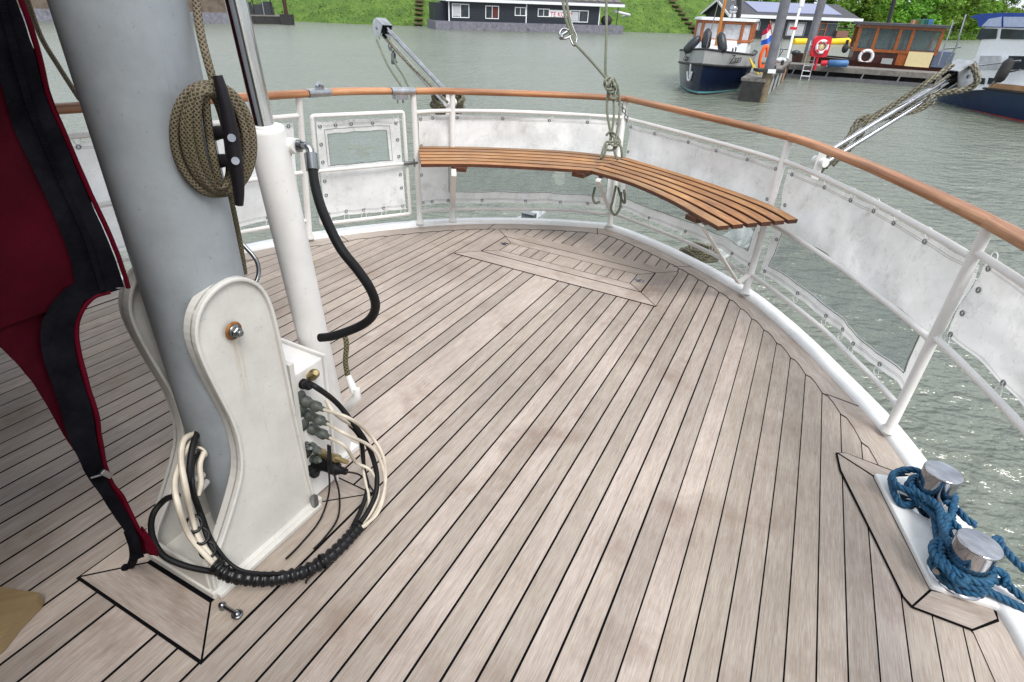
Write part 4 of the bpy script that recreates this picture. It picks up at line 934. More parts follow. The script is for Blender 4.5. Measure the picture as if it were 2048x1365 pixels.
# ------------------------------------------------------------------ davits
def davit(base, head, r, label, hw, spread, side, ropes):
    base, head = Vector(base), Vector(head); d = (head-base).normalized(); hz = Vector((d.x, d.y, 0)).normalized(); sd_ = Vector((-hz.y, hz.x, 0)); upv = sd_.cross(d)*-1
    if upv.z < 0: upv = -upv
    t_ = thing('davit', label, 'davit', base, 'stainless davits outside the stern rail')
    for j in (-1, 1): MB().tube([base+upv*j*spread*1.15, head+upv*j*spread*1.0], r*1.25, 16).build('arm_tube', M['chrome'], t_)
    b = MB(); c = head+d*hw*.3; V = []
    prof_ = [(-.5, .5), (.25, .5), (.45, .38), (.5, .1), (.42, -.3), (.2, -.5), (-.5, -.5)]
    for k in (-1, 1):
        b.prism([c+d*x*hw*1.1+upv*y*hw+sd_*k*hw*.38 for x, y in prof_], sd_*.006*k)
    b.prism([c+d*x*hw*1.1+upv*(.5)*hw+sd_*y*hw*.40 for x, y in ((-.5, -1), (.3, -1), (.3, 1), (-.5, 1))], upv*.006)
    b.prism([c+d*.42*hw*1.1+upv*.36*hw+sd_*.4*hw*y for y in (-1, 1)]+[c+d*.3*hw*1.1+upv*.5*hw+sd_*.4*hw*y for y in (1, -1)], upv*.005)
    b.build('sheave_head', M['zinc'], t_); MB().cyl(c-sd_*hw*.47, c+sd_*hw*.47, .012, n=12).build('axle', M['steel'], t_)
    MB().lathe(c-sd_*hw*.3, [(.01, 0), (hw*.36, .004), (hw*.3, hw*.3), (hw*.36, hw*.6-.004), (.01, hw*.6)], sd_, 20).build('sheave', M['plastic'], t_)
    b = MB().box(base-Vector((0, 0, .12)), (.05, .05, .36)); b.tube([base-sd_*.05, base+sd_*.05], .03, 12); b.build('davit_foot', M['white'], t_)
    return t_, d, sd_, upv, c
DR = (Vector((.17, 4.47, .90)), GD(1908, 158, 3.85)); DL = (GD(900, 205, 4.75), GD(768, 62, 5.1))
T1 = davit(DR[0], DR[1], .013, 'stainless davit arm reaching out over the water beyond the bench on the right', .15, .03, 1, 1)
T2 = davit(DL[0], DL[1], .014, 'stainless davit arm with grey head reaching up behind the left end of the bench', .13, .04, 1, 1)
# tackle ropes
def ropething(P, r, mat, label, pitch=None, name='tackle_rope', k=10):
    Q = spl(P, k); b = MB()
    if pitch: b.rope3(Q, r, pitch, 6)
    else: b.tube(Q, r, 8)
    return b.build(name, mat, None, None, (label, 'rope'))
dr = 3.9
ropething([GD(1945, 130, 3.75), GD(1955, 160, 3.75), GD(1935, 178, 3.8), GD(1880, 188, 3.85), GD(1840, 205, 3.9), GD(1780, 230, 4.0), GD(1720, 240, 4.1), GD(1690, 290, 4.15), GD(1650, 335, 4.2)], .021, M['rope_grey'], 'grey laid rope drooping beneath the right hand davit arm', .09)
ropething([GD(1905, 130, 3.68), GD(1850, 168, 3.72), GD(1780, 215, 3.85), GD(1735, 248, 3.9), GD(1712, 285, 3.98), GD(1665, 330, 4.05)], .019, M['rope_grey'], 'grey laid rope running along the top of the right hand davit arm', .08)
ropething([GD(1895, 140, 3.82), GD(1820, 190, 3.9), GD(1745, 232, 4.0), GD(1700, 270, 4.05), GD(1660, 310, 4.1), GD(1640, 345, 4.15), GD(1600, 330, 4.2)], .012, M['rope_grey'], 'thinner grey rope twisted round the lower end of the right hand davit', .07)
ropething([GD(775, 78, 5.0), GD(800, 110, 4.95), GD(850, 160, 4.75), GD(895, 205, 4.6)], .014, M['rope_grey'], 'mossy rope lying along the left davit arm', .07)
ropething([GD(1900, 150, 3.78), GD(1840, 190, 3.84), GD(1770, 232, 3.92), GD(1700, 280, 4.05), GD(1640, 320, 4.15)], .011, M['rope_grey'], 'thin grey rope running between the tubes of the right hand davit', .06)
ropething([GD(1862, 190, 3.82), GD(1845, 212, 3.84), GD(1800, 226, 3.9), GD(1760, 232, 3.95), GD(1745, 248, 3.98), GD(1775, 236, 3.9), GD(1835, 222, 3.85), GD(1868, 204, 3.8)], .015, M['rope_grey'], 'dark hank of grey rope sagging below the middle of the right hand davit', .08)
b = MB()
for k in range(9):
    c0 = GD(895, 204, 4.95+.02*k); P = []
    for i in range(18):
        a = 2*math.pi*i/18; P.append(c0+AS[0]*(.13*math.cos(a)*(1+.06*math.sin(k*2)))+Vector((0, 0, 1))*(.055*math.sin(a)-.012*k+.03)+Vector((0, 1, 0))*.02*math.sin(a*2+k))
    b.rope3(spl(P, 3, True), .014, .08, 6)
b.build('rope_coil', M['rope_grey'], None, None, ('mossy grey coil of rope hung on the foot of the left davit', 'rope'))
for P, lb in (([GD(753, 80, 5.1), GD(775, 130, 5.0), GD(802, 172, 4.9), GD(815, 195, 4.85)], 'thin mossy rope falling straight from the left davit head'), ([GD(788, 110, 5.05), GD(792, 130, 5.0), GD(805, 150, 4.95), GD(822, 185, 4.9), GD(828, 200, 4.88)], 'second mossy rope falling from the shackle under the left davit')):
    ropething(P, .009, M['rope_green'], lb)
b = MB(); 
for i in range(4): b.torus(GD(780+3*i, 92+9*i, 5.05), .022, .005, (1, .3*(i % 2), i % 2*1.0), 14, 6, 1.5)
b.box(GD(787, 118, 5.03), (.03, .03, .09)); b.build('davit_block', M['steel'], None, None, ('small steel block and shackles hanging under the left davit', 'pulley block'))
b = MB()
for k in range(6):
    c0 = G(1398, 512, -.06)+Vector((0, 0, .014*k)); P = [c0+Vector((.15*math.cos(2*math.pi*i/14)*(1-.06*k)+.02*math.sin(5*i+k), .11*math.sin(2*math.pi*i/14)*(1+.05*math.sin(k)), .008*math.sin(i*2+k))) for i in range(14)]
    b.rope3(spl(P, 4, True), .0125, .07, 6)
b.build('rope_coil', M['rope_grey'], None, None, ('grey rope coil lying outside the rail under the right end of the bench', 'rope'))
b = MB().grid(lambda u, v: G(1420+70*u+20*math.sin(v*3), 458+50*v+12*math.sin(u*5), -.02+.03*math.sin(u*9+v*6)) , 24, 14); b.build('plastic_net', M['net'], None, None, ('crumpled translucent plastic net outside the rail below the bench', 'net'))
ob = thing('outboard_bracket', 'white steel bracket fixed outside the stern under the bench', 'bracket', (-1.95, 4.85, -.1))
b = MB().prism([G(1018, 441, -.05), G(1072, 420, -.05), G(1092, 424, -.05), G(1062, 446, -.05)], (0, 0, -.03)); b.tube([G(1082, 420, -.02), G(1078, 445, -.1)], .012, 8); b.build('bracket_plate', M['rim'], ob)
MB().box(G(1058, 432, -.02), (.12, .08, .05)).build('bracket_pad', M['steel'], ob)
# ------------------------------------------------------------------ ropes over the bench
D4 = 4.45
ropething([GD(1212, -30, D4), GD(1213, 60, D4), GD(1211, 140, D4), GD(1218, 165, D4), GD(1222, 182, D4)], .011, M['rope_green'], 'dark rope rising straight up from the tangle at the stern corner', name='hanging_rope')
ropething([GD(1150, 88, D4), GD(1180, 120, D4), GD(1208, 152, D4), GD(1222, 168, D4-.05)], .010, M['rope_green'], 'mossy rope slanting from the shackle down to the tangle', name='hanging_rope')
for dx, lb in ((0, 'nearest'), (7, 'second')):
    ropething([GD(1122+dx, -30, D4), GD(1130+dx, 30, D4), GD(1142+dx*.6, 70, D4), GD(1150, 92, D4)], .012, M['rope_green'], ('left' if not dx else 'right')+' strand of the doubled mossy rope coming down to the shackle', name='hanging_rope')
sh = thing('snap_shackle', 'steel shackle with a pin hooked on the doubled mossy rope', 'shackle', GD(1135, 72, D4))
b = MB(); b.tube(spl([GD(1140, 62, D4), GD(1126, 58, D4), GD(1119, 68, D4), GD(1128, 78, D4), GD(1146, 70, D4)], 5), .010, 8); b.sphere(GD(1123, 75, D4-.03), .020, sc3=(1, 1, 1)); b.tube([GD(1121, 72, D4), GD(1134, 64, D4)], .014, 8); b.build('shackle_bow', M['steel'], sh)
b = MB().tube(spl([GD(1139, 75, D4), GD(1148, 92, D4), GD(1154, 76, D4), GD(1148, 60, D4), GD(1143, 45, D4)], 5), .007, 8); b.build('thimble', M['steel'], sh)
b = MB()
for px_, py_, rr2 in ((1148, 88, .03), (1146, 92, .024)): b.torus(GD(px_, py_, D4-.02), rr2, .012, (1, .2, .3), 14, 7)
b.tube(spl([GD(1146, 84, D4), GD(1140, 92, D4-.03), GD(1148, 97, D4)], 4), .010, 7)
tk = MB()
for j, (cx_, cy_, w_, h_) in enumerate(((1218, 168, 9, 12), (1222, 176, 8, 10), (1226, 178, 10, 20))):
    tk.tube(spl([GD(cx_+w_*math.cos(a*.7), cy_+h_*math.sin(a*.7), D4-.03+.03*math.sin(a*2)) for a in range(9)], 5, True), .010, 8)
for P in ([(1216, 180), (1214, 220), (1220, 262), (1222, 280)], [(1235, 170), (1240, 210), (1236, 250), (1232, 278), (1236, 290)], [(1226, 182), (1228, 225), (1224, 262), (1218, 290)]):
    tk.tube(spl([GD(x_, y_, D4-.02*i) for i, (x_, y_) in enumerate(P)], 8), .0095, 8)
for P in ([(1212, 272), (1222, 264), (1236, 276), (1240, 288), (1228, 292), (1214, 284), (1206, 300), (1202, 318)], [(1222, 268), (1230, 282), (1228, 300), (1235, 320)], [(1235, 280), (1242, 296), (1244, 316)], [(1214, 290), (1208, 312), (1203, 316)], [(1218, 285), (1238, 284), (1226, 300), (1212, 300)]):
    tk.tube(spl([GD(x_, y_, D4-.06-.02*math.sin(i*2.1)) for i, (x_, y_) in enumerate(P)], 8), .0095, 8)
tk.build('knotted_rope', M['rope_green'], None, None, ('mossy rope knotted in a tangle over the corner of the bench', 'rope'))
tk = MB()
for P in ([(1190, 375), (1186, 395), (1190, 406), (1200, 404)], [(1232, 372), (1226, 400), (1222, 418), (1230, 430), (1240, 415), (1243, 385)], [(1236, 375), (1244, 400), (1250, 405), (1248, 380)]):
    tk.tube(spl([GD(x_, y_, 4.35) for x_, y_ in P], 8), .009, 8)
tk.build('rope_loops', M['rope_green'], None, None, ('mossy rope loops dangling beneath the corner of the bench', 'rope'))
b = MB()
P = spl([GD(1225, 185, D4), GD(1238, 205, D4+.1), GD(1248, 222, D4+.2), GD(1254, 240, D4+.25)], 3)
for i, q in enumerate(P): b.torus(q, .016, .0045, (1, .4, 0) if i % 2 else (.2, 1, .5), 12, 6, 1.4)
b.build('chain', M['steel'], None, None, ('short rusty chain joining the knotted rope to the corner post', 'chain'))
# ================================================================== harbour
def setting(b, name, mat, label, kind='structure'):
    return b.build(name, mat, None, None, (label, None, None, kind), (0, 0, 0), False)
b = MB().add([(-1500, -600, 0), (1500, -600, 0), (1500, 1800, 0), (-1500, 1800, 0)], [(0, 1, 2, 3)])
setting(b, 'water', M['water'], 'rippled green grey harbour water')
# shoreline, dyke and land behind
SH = [(-400, 60), (-120, 72), (-60, 82), (-35, 86), (-22, 85), (-10, 87), (5, 92), (26, 95), (48, 98), (72, 110), (95, 124), (140, 140), (400, 200)]
def shore_y(x):
    for (a, p), (c, q) in zip(SH, SH[1:]):
        if a <= x <= c: return p+(q-p)*(x-a)/(c-a)
    return SH[0][1] if x < SH[0][0] else SH[-1][1]
def grass_mat(name, stops, scale=.5):
    m, t, bs = nodes(name); v = objvec(t); n1 = noise(t, v, scale, 8, .75); n2 = noise(t, v, scale*6, 6, .8)
    a = nn(t, 'ShaderNodeMath', operation='MULTIPLY_ADD', n_1=.55); t.links.new(n1, a.inputs[0]); a2 = nn(t, 'ShaderNodeMath', operation='MULTIPLY', n_1=.45); t.links.new(n2, a2.inputs[0]); t.links.new(a2.outputs[0], a.inputs[2])
    t.links.new(ramp(t, a.outputs[0], stops), bs.inputs['Base Color']); bs.inputs['Roughness'].default_value = .9; bump(t, bs, n2, 1, .4); return m
M['grass'] = grass_mat('bank_grass', [(.36, (.04, .09, .010)), (.48, (.09, .18, .02)), (.58, (.15, .26, .035)), (.68, (.27, .35, .10))])
def dyke(x, d):
    k = min(1, max(0, (46-x)/22)); h = 7.5*k+1.1*(1-k); ln = 17*k+8*(1-k); f = min(1, max(0, d/ln)); return -.5+(h+.5)*(f*(1.1-.1*f))+.25*mnoise.noise(Vector((x*.3, d*.4, 0)))*min(1, d/2)
def bankpt(u, v):
    x = -400+800*u; x = -160+320*u; d = -1.5+(v**2.2)*90; return Vector((x, shore_y(x)+d, dyke(x, d)))
b = MB().grid(bankpt, 260, 60)
b.add([(-1500, shore_y(-160), 7), (1500, 300, 2), (1500, 1800, 4), (-1500, 1800, 9)], [(0, 1, 2, 3)])
setting(b, 'grass_bank', M['grass'], 'bright green grass bank of the far shore')
# tufts and weeds on the bank
def leaf_mesh(n, fn, size, rn, up=.3):
    V = []; F = []
    for i in range(n):
        c = fn(rn); s_ = size*(.6+.8*rn.random()); a = Vector((rn.gauss(0, 1), rn.gauss(0, 1), rn.gauss(0, 1)*.6)).normalized(); q = a.cross(Vector((rn.gauss(0, 1), rn.gauss(0, 1), rn.gauss(0, 1)))).normalized()
        o = len(V); V += [c-a*s_*.6, c+q*s_*.32, c+a*s_*.6, c-q*s_*.32]; F.append((o, o+1, o+2, o+3))
    return V, F
def leaf_mat(name, c1, c2, c3):
    m, t, bs = nodes(name); v = objvec(t); n = noise(t, v, .55, 3, .7); oi = t.nodes.new('ShaderNodeObjectInfo')
    c = ramp(t, n, [(.3, c1), (.52, c2), (.72, c3)]); h = nn(t, 'ShaderNodeHueSaturation'); mr = nn(t, 'ShaderNodeMapRange'); mr.inputs[3].default_value = .7; mr.inputs[4].default_value = 1.3
    t.links.new(oi.outputs['Random'], mr.inputs[0]); t.links.new(mr.outputs[0], h.inputs['Value']); mr2 = nn(t, 'ShaderNodeMapRange'); mr2.inputs[3].default_value = .48; mr2.inputs[4].default_value = .515
    t.links.new(oi.outputs['Random'], mr2.inputs[0]); t.links.new(mr2.outputs[0], h.inputs['Hue']); t.links.new(c, h.inputs['Color'])
    t.links.new(h.outputs[0], bs.inputs['Base Color']); bs.inputs['Roughness'].default_value = .6
    tr = t.nodes.new('ShaderNodeBsdfTranslucent'); t.links.new(h.outputs[0], tr.inputs[0]); ms = nn(t, 'ShaderNodeMixShader', n_0=.35); o = t.nodes['Material Output']
    t.links.new(bs.outputs[0], ms.inputs[1]); t.links.new(tr.outputs[0], ms.inputs[2]); t.links.new(ms.outputs[0], o.inputs[0]); return m
M['leaf'] = leaf_mat('tree_leaves', (.07, .15, .016), (.17, .33, .035), (.32, .52, .07))
M['leafd'] = leaf_mat('dark_tree_leaves', (.04, .10, .014), (.09, .20, .025), (.17, .33, .045))
M['weed'] = leaf_mat('bank_weeds', (.05, .11, .010), (.11, .20, .02), (.23, .32, .07))
M['bark'] = simple('bark', (.07, .055, .04), .9)
rn = random.Random(3)
def wf(r):
    x = r.uniform(-62, 46); d = abs(r.gauss(0, 1))*7; return Vector((x, shore_y(x)+d+.6, dyke(x, d)+r.uniform(.0, .45)))
V, F = leaf_mesh(16000, wf, .2, rn); b = MB().add(V, F); setting(b, 'bank_weeds', M['weed'], 'rough weeds and long grass growing on the far bank', 'stuff')
V, F = leaf_mesh(9000, lambda r: (lambda x, d: Vector((x, shore_y(x)+d, dyke(x, d)+r.uniform(0, .7))))(r.uniform(46, 135), abs(r.gauss(0, 1))*2+.3), .5, rn); b = MB().add(V, F); setting(b, 'shore_reeds', M['weed'], 'low green reeds and weeds along the far right shore', 'stuff')
# trees
def tree_src(seed, h, rad, mat, label, n=2600):
    r = random.Random(seed); t_ = thing('tree', label, 'tree', (0, 0, 0), 'trees behind the far shore', False)
    b = MB(); b.tube(spl([(0, 0, -.5), (.1, .05, h*.25), (-.15, .1, h*.55), (.05, -.1, h*.85)], 4), [.28-.018*i for i in range(13)], 8)
    for k in range(7):
        a = r.uniform(0, 6.28); z0 = h*r.uniform(.2, .6); b.tube(spl([(0, 0, z0), (math.cos(a)*rad*.4, math.sin(a)*rad*.4, z0+h*.13), (math.cos(a)*rad*.75, math.sin(a)*rad*.75, z0+h*.2)], 3), [.11-.012*i for i in range(7)], 6)
    b.build('trunk', M['bark'], t_, ship=False)
    cl = []
    for k in range(26):
        a = r.uniform(0, 6.28); z = r.uniform(.08, 1); rr2 = rad*math.sqrt(r.random())*(1-.75*max(0, z-.55)/.45)*(.75+.35*min(1, z*3)); cl.append((Vector((math.cos(a)*rr2, math.sin(a)*rr2, h*(.10+.84*z))), rad*r.uniform(.20, .40)))
    def fn(q):
        c, s_ = q.choice(cl); d = Vector((q.gauss(0, 1), q.gauss(0, 1), q.gauss(0, .8))).normalized()*s_*(q.random()**.4); return c+d
    V, F = leaf_mesh(n, fn, .42, r); MB().add(V, F).build('crown', mat, t_, ship=False); return t_
kinds = [(tree_src(1, 8.5, 3.3, M['leaf'], ''), 'full'), (tree_src(2, 7.0, 3.0, M['leaf'], ''), 'low'), (tree_src(5, 9.5, 3.0, M['leafd'], ''), 'dark')]
kk = {k: i for i, (k, _) in enumerate(kinds)}
spots = []
r = random.Random(11)
# (pixel x of the foot, distance behind the shore, scale, kind)
rows = [(1330, 30, .9, 2), (1380, 26, 1.0, 2), (1425, 24, 1.1, 2), (1470, 20, 1.1, 2), (1500, 15, .95, 0), (1540, 17, 1.05, 2), (1575, 13, .9, 1), (1610, 16, 1.1, 2), (1650, 12, .95, 0), (1690, 15, 1.1, 2), (1715, 9, .9, 0), (1740, 8, .95, 0), (1762, 9, 1.0, 1), (1790, 7, 1.0, 0), (1815, 9, 1.05, 2), (1838, 6, .9, 1), (1862, 7, 1.0, 0), (1885, 8, .95, 0), (1905, 6, 1.05, 1), (1925, 8, .95, 0), (1948, 7, .85, 0), (1968, 7, .8, 1), (1990, 8, .72, 0), (2012, 9, .66, 1), (2036, 10, .60, 0), (2060, 10, .6, 1), (1770, 16, 1.2, 2), (1850, 16, 1.15, 2), (1920, 17, 1.05, 2), (1990, 18, .85, 2), (835, 26, 1.0, 2), (862, 23, 1.1, 2), (895, 24, 1.1, 2), (930, 26, 1.0, 2), (1250, 34, .9, 2), (1290, 33, .9, 2), (2100, 12, .6, 0)]
lab = {0: 'bright green leafy tree', 1: 'low rounded pale green tree', 2: 'dark green tree'}
def where(px):
    if px < 1000: return 'above the left end of the for sale houseboat'
    if px < 1320: return 'on the bank right of the for sale houseboat'
    if px < 1460: return 'behind the gable of the black houseboat'
    if px < 1700: return 'behind the long roof of the black houseboat'
    if px < 1880: return 'behind the brown wheelhouse boat'
    if px < 1960: return 'between brown boat and white yacht'
    return 'behind the blue canopy of the white yacht'
first = {}
for i, (px, back, s_, k) in enumerate(rows):
    # foot lies on the line of sight at the shore's distance plus back
    d = ray(AW, px, 60); hx, hy = d.x/d.y, 1.0; y = 60.0
    for _ in range(60):
        y_t = shore_y(hx*y)+back
        y = y*.5+y_t*.5
    x = hx*y; src = kinds[k][0]
    if k not in first: o = src; first[k] = True
    else:
        o = src.copy(); C.objects.link(o); TOP.append((o, False))
        for ch in src.children: c = ch.copy(); C.objects.link(c); c.parent = o
    o.location = (x, y, max(.3, dyke(x, back)-.3)); o.rotation_euler = (0, 0, r.uniform(0, 6.28)); s2_ = s_*r.uniform(.95, 1.05); o.scale = (s2_*1.05, s2_*1.05, s2_)
    nth = sum(1 for p_, _, _, k_ in rows[:i] if k_ == k and where(p_) == where(px)); same = [p_ for p_, _, _, k_ in rows if k_ == k and where(p_) == where(px)]
    same.sort(); w_ = ['leftmost', 'second', 'third', 'fourth', 'fifth', 'sixth'][same.index(px)] if len(same) > 1 else ''
    o['label'] = ((w_+' ' if w_ else '')+lab[k]+' '+where(px))
# ---------------------------------------------------------------- materials for boats and houses
M['clad'] = simple('dark_cladding', (.018, .022, .032), .5, var=.25, scale=2)
def clad():
    m, t, bs = nodes('boarded_wall'); v = t.nodes.new('ShaderNodeTexCoord'); sx = t.nodes.new('ShaderNodeSeparateXYZ'); t.links.new(v.outputs['Object'], sx.inputs[0])
    a = nn(t, 'ShaderNodeMath', operation='MULTIPLY', n_1=5.5); t.links.new(sx.outputs[2], a.inputs[0]); f = nn(t, 'ShaderNodeMath', operation='FRACT'); t.links.new(a.outputs[0], f.inputs[0])
    t.links.new(ramp(t, f.outputs[0], [(.0, (.006, .008, .012)), (.12, (.020, .025, .036)), (1, (.030, .037, .05))]), bs.inputs['Base Color']); bs.inputs['Roughness'].default_value = .5; bump(t, bs, f.outputs[0], .6, .05); return m
M['clad'] = clad()
M['trim'] = simple('white_trim', (.75, .76, .78), .5, var=.05)
M['concrete'] = simple('stained_pontoon', (.17, .17, .20), .8, var=.3, scale=3, dirt=(.03, .03, .035), dirt_amt=.95, dirt_scale=1.3)
M['roof'] = simple('grey_roof', (.06, .06, .068), .7, var=.25, scale=3)
M['solar'] = simple('solar_panel', (.20, .22, .34), .2, var=.1)
M['glass'] = simple('window_glass', (.035, .045, .055), .08, var=.4, scale=2)
M['curtain'] = simple('curtain', (.45, .46, .48), .7, var=.2, scale=5)
M['redcurtain'] = simple('red_curtain', (.10, .02, .02), .7)
M['signred'] = simple('sign_red', (.50, .01, .06), .5, var=.05)
M['navy'] = simple('navy_hull', (.008, .014, .034), .18, var=.2, scale=.8, spec=.6)
M['blue'] = simple('blue_hull', (.006, .022, .065), .15, var=.15, scale=.8, spec=.6)
M['hullgrey'] = simple('grey_bulwark', (.36, .37, .36), .4, var=.08)
M['boatwhite'] = simple('boat_white', (.78, .80, .82), .3, var=.04)
M['varnish'] = simple('varnished_wood', (.30, .085, .02), .3, var=.3, scale=6)
M['mahog'] = simple('dark_mahogany', (.05, .016, .012), .3, var=.3, scale=5)
M['tan'] = simple('tan_wood', (.42, .24, .12), .5, var=.2, scale=3)
M['creamp'] = simple('cream_panel', (.72, .60, .33), .5, var=.05)
M['tarblack'] = simple('tarred_wood', (.025, .024, .024), .7, var=.4, scale=3)
M['plank'] = simple('grey_planks', (.17, .155, .14), .75, var=.35, scale=5, dirt=(.06, .055, .05), dirt_amt=.6, dirt_scale=4)
M['pile'] = simple('grey_pile', (.15, .15, .17), .6, var=.3, scale=2, dirt=(.28, .22, .15), dirt_amt=.5, dirt_scale=1.2)
M['pilewet'] = simple('algae_pile', (.20, .16, .10), .7, var=.4, scale=4, dirt=(.08, .09, .03), dirt_amt=.7)
M['red'] = simple('signal_red', (.60, .012, .03), .4, var=.06)
M['orange'] = simple('signal_orange', (.85, .12, .02), .5, var=.06)
M['yellow'] = simple('yellow_vinyl', (.80, .52, .01), .45, var=.08)
M['purple'] = simple('purple_vinyl', (.18, .12, .50), .45, var=.08)
M['bluev'] = simple('blue_canvas', (.015, .06, .30), .6, var=.15, scale=3)
M['bluef'] = simple('blue_fender', (.05, .15, .34), .5, var=.25, scale=3)
M['flagblue'] = simple('flag_blue', (.02, .10, .50), .7, var=.05)
M['yrope'] = simple('yellow_rope', (.65, .50, .06), .7)
M['antif'] = simple('antifouling', (.30, .03, .03), .5)
M['wlteal'] = simple('teal_waterline', (.10, .30, .32), .5)
def bbuild(b, name, mat, th): return b.build(name, mat, th, ship=False)
def wthing(name, label, cat, org, group=None): return thing(name, label, cat, org, group, False)
class Loc:                                  # local axes: e along, n away from the viewer, z up
    def __init__(s, P, e): s.P = Vector((P.x, P.y, 0)); s.e = Vector((e.x, e.y, 0)).normalized(); s.n = Vector((-s.e.y, s.e.x, 0)); s.R = Matrix((s.e, s.n, Vector((0, 0, 1)))).transposed()
    def p(s, a, d, z): return s.P+s.e*a+s.n*d+Vector((0, 0, z))
    def box(s, b, a0, a1, d0, d1, z0, z1): return b.box(s.p((a0+a1)/2, (d0+d1)/2, (z0+z1)/2), (abs(a1-a0), abs(d1-d0), abs(z1-z0)), s.R)
    def px(s, x, y): return WP(x, y, s.P, s.e)
def win(L, th, x0, y0, x1, y1, panes=2, fill=None, d=0.0, fm=None, fr=.09):
    a0, z1 = L.px(x0, y0); a1, z0 = L.px(x1, y1); b = MB()
    L.box(b, a0-fr, a1+fr, d-.07, d-.005, z1-fr*.0, z1+fr); L.box(b, a0-fr, a1+fr, d-.07, d-.005, z0-fr, z0); L.box(b, a0-fr, a0, d-.07, d-.005, z0, z1); L.box(b, a1, a1+fr, d-.07, d-.005, z0, z1)
    for k in range(1, panes): q = a0+(a1-a0)*k/panes; L.box(b, q-fr*.4, q+fr*.4, d-.06, d-.005, z0, z1)
    f = bbuild(b, 'window', fm or M['trim'], th); b = MB(); L.box(b, a0, a1, d-.03, d-.004, z0, z1); g_ = b.build('pane', M['glass'], f, ship=False)
    if fill:
        b = MB(); k0, k1, mt = fill; L.box(b, a0+(a1-a0)*k0, a0+(a1-a0)*k1, d-.038, d-.031, z0+.06, z1-.1); b.build('curtain', mt, f, ship=False)
    return f
def text(s_, size, L, a, d, z, mat, name, parent, shear=0, ext=.01, spc=1.0):
    cu = bpy.data.curves.new(name, 'FONT'); cu.body = s_; cu.size = size; cu.extrude = ext; cu.shear = shear; cu.materials.append(mat)
    o = bpy.data.objects.new(name, cu); C.objects.link(o); o.parent = parent
    X, Z = L.e, Vector((0, 0, 1)); Y = X.cross(Z)
    m_ = Matrix((X, Z, Y)).transposed().to_4x4()
    root = parent
    while root.parent: root = root.parent
    m_.translation = L.p(a, d, z)-ORG[root.name]
    cu.space_character = spc; bpy.context.view_layer.update(); me = bpy.data.meshes.new_from_object(o.evaluated_get(bpy.context.evaluated_depsgraph_get())); me.name = name
    bpy.data.objects.remove(o); o = bpy.data.objects.new(name, me); C.objects.link(o); o.parent = parent; o.matrix_local = m_; return o
# ---------------------------------------------------------------- houseboat for sale
A_, B_ = W(878, 60), W(1232, 68); L = Loc(A_, B_-A_)
hb = wthing('houseboat', 'dark blue boarded houseboat with white eaves and a for sale banner', 'houseboat', A_, 'houseboats moored at the far bank')
Lh = (B_-A_).length; b = MB(); L.box(b, -.4, Lh+1.0, 0, 6.5, -.6, .95); bbuild(b, 'pontoon', M['concrete'], hb)
w0, _ = L.px(899, 40); w1, _ = L.px(1200, 50); zt = L.px(1050, 8)[1]; zb_ = .95
b = MB(); L.box(b, w0, w1, .55, 6.0, zb_, zt); L.box(b, w0-1.5, w0, 1.5, 6.0, zb_, zt-.2); bbuild(b, 'wall', M['clad'], hb)
b = MB(); L.box(b, w0-.4, L.px(1249, 20)[0], .0, 6.6, zt, zt+.32); bbuild(b, 'fascia', M['trim'], hb)
b = MB(); rx1 = L.px(1249, 20)[0]; b.prism([L.p(w0-.4, .0, zt+.325), L.p(w0-.4, 3.3, zt+1.1), L.p(w0-.4, 6.6, zt+.325)], L.e*(rx1-w0+.4)); bbuild(b, 'roof', M['roof'], hb)
for i in range(6):
    a = rx1-.8-1.15*i; b = MB(); b.sphere(L.p(a, .9, zt+.55), .5, 10, 6, (1.1, .8, .5)); bbuild(b, 'roof_tussock', M['plank'], hb)
Lw = Loc(L.p(0, .55, 0), L.e)
for x0, y0, x1, y1, pn, fl_ in ((905, 9, 937, 35, 2, (.0, .5, M['curtain'])), (972, 13, 996, 37, 2, (.5, 1, M['redcurtain'])), (1031, 16, 1050, 31, 2, None), (1077, 19, 1097, 33, 2, None), (1142, 22, 1174, 44, 2, (.0, .45, M['curtain']))): win(Lw, hb, x0, y0, x1, y1, pn, fl_)
for x_ in (898, 1052.5, 1199):
    a = Lw.px(x_, 30)[0]; b = MB(); Lw.box(b, a-.07, a+.07, -.03, -.002, zb_, zt); bbuild(b, 'corner_board', M['trim'], hb)
sg = wthing('for_sale_banner', 'white banner with red capital letters fixed to the dark houseboat wall', 'banner', Lw.p(Lw.px(1100, 27)[0], -.05, 2), None)
a0, z1 = Lw.px(1099, 20); a1, z0 = Lw.px(1140, 35.5); b = MB(); Lw.box(b, a0, a1, -.035, -.012, z0, z1); bbuild(b, 'cloth', M['trim'], sg)
text('TE KOOP', .74, Lw, a0+.12, -.045, (z0+z1)/2-.32, M['signred'], 'lettering', sg, 0, .02, .98)
b = MB(); pxx = L.px(1238, 20)[0]; b.cyl(L.p(pxx, .3, .3), L.p(pxx, .3, zt), .05, n=8); bbuild(b, 'porch_post', M['tarblack'], hb)
b = MB(); a, z = L.px(1222, 50); b.sphere(L.p(a-.3, .9, 1.5), .7, 10, 6, (1.1, .8, .9)); bbuild(b, 'covered_gear', M['tarblack'], hb)
gw_ = wthing('gangway', 'pale gangway sloping from the for sale houseboat up to the bank', 'gangway', L.p(pxx, 1, 2)); b = MB(); b.tube([L.p(pxx-.2, 1, 2.6), L.p(pxx+2.9, 2.5, 2.2), L.p(pxx+3.6, 6, 1.9)], .16, 6); bbuild(b, 'plank', M['trim'], gw_)
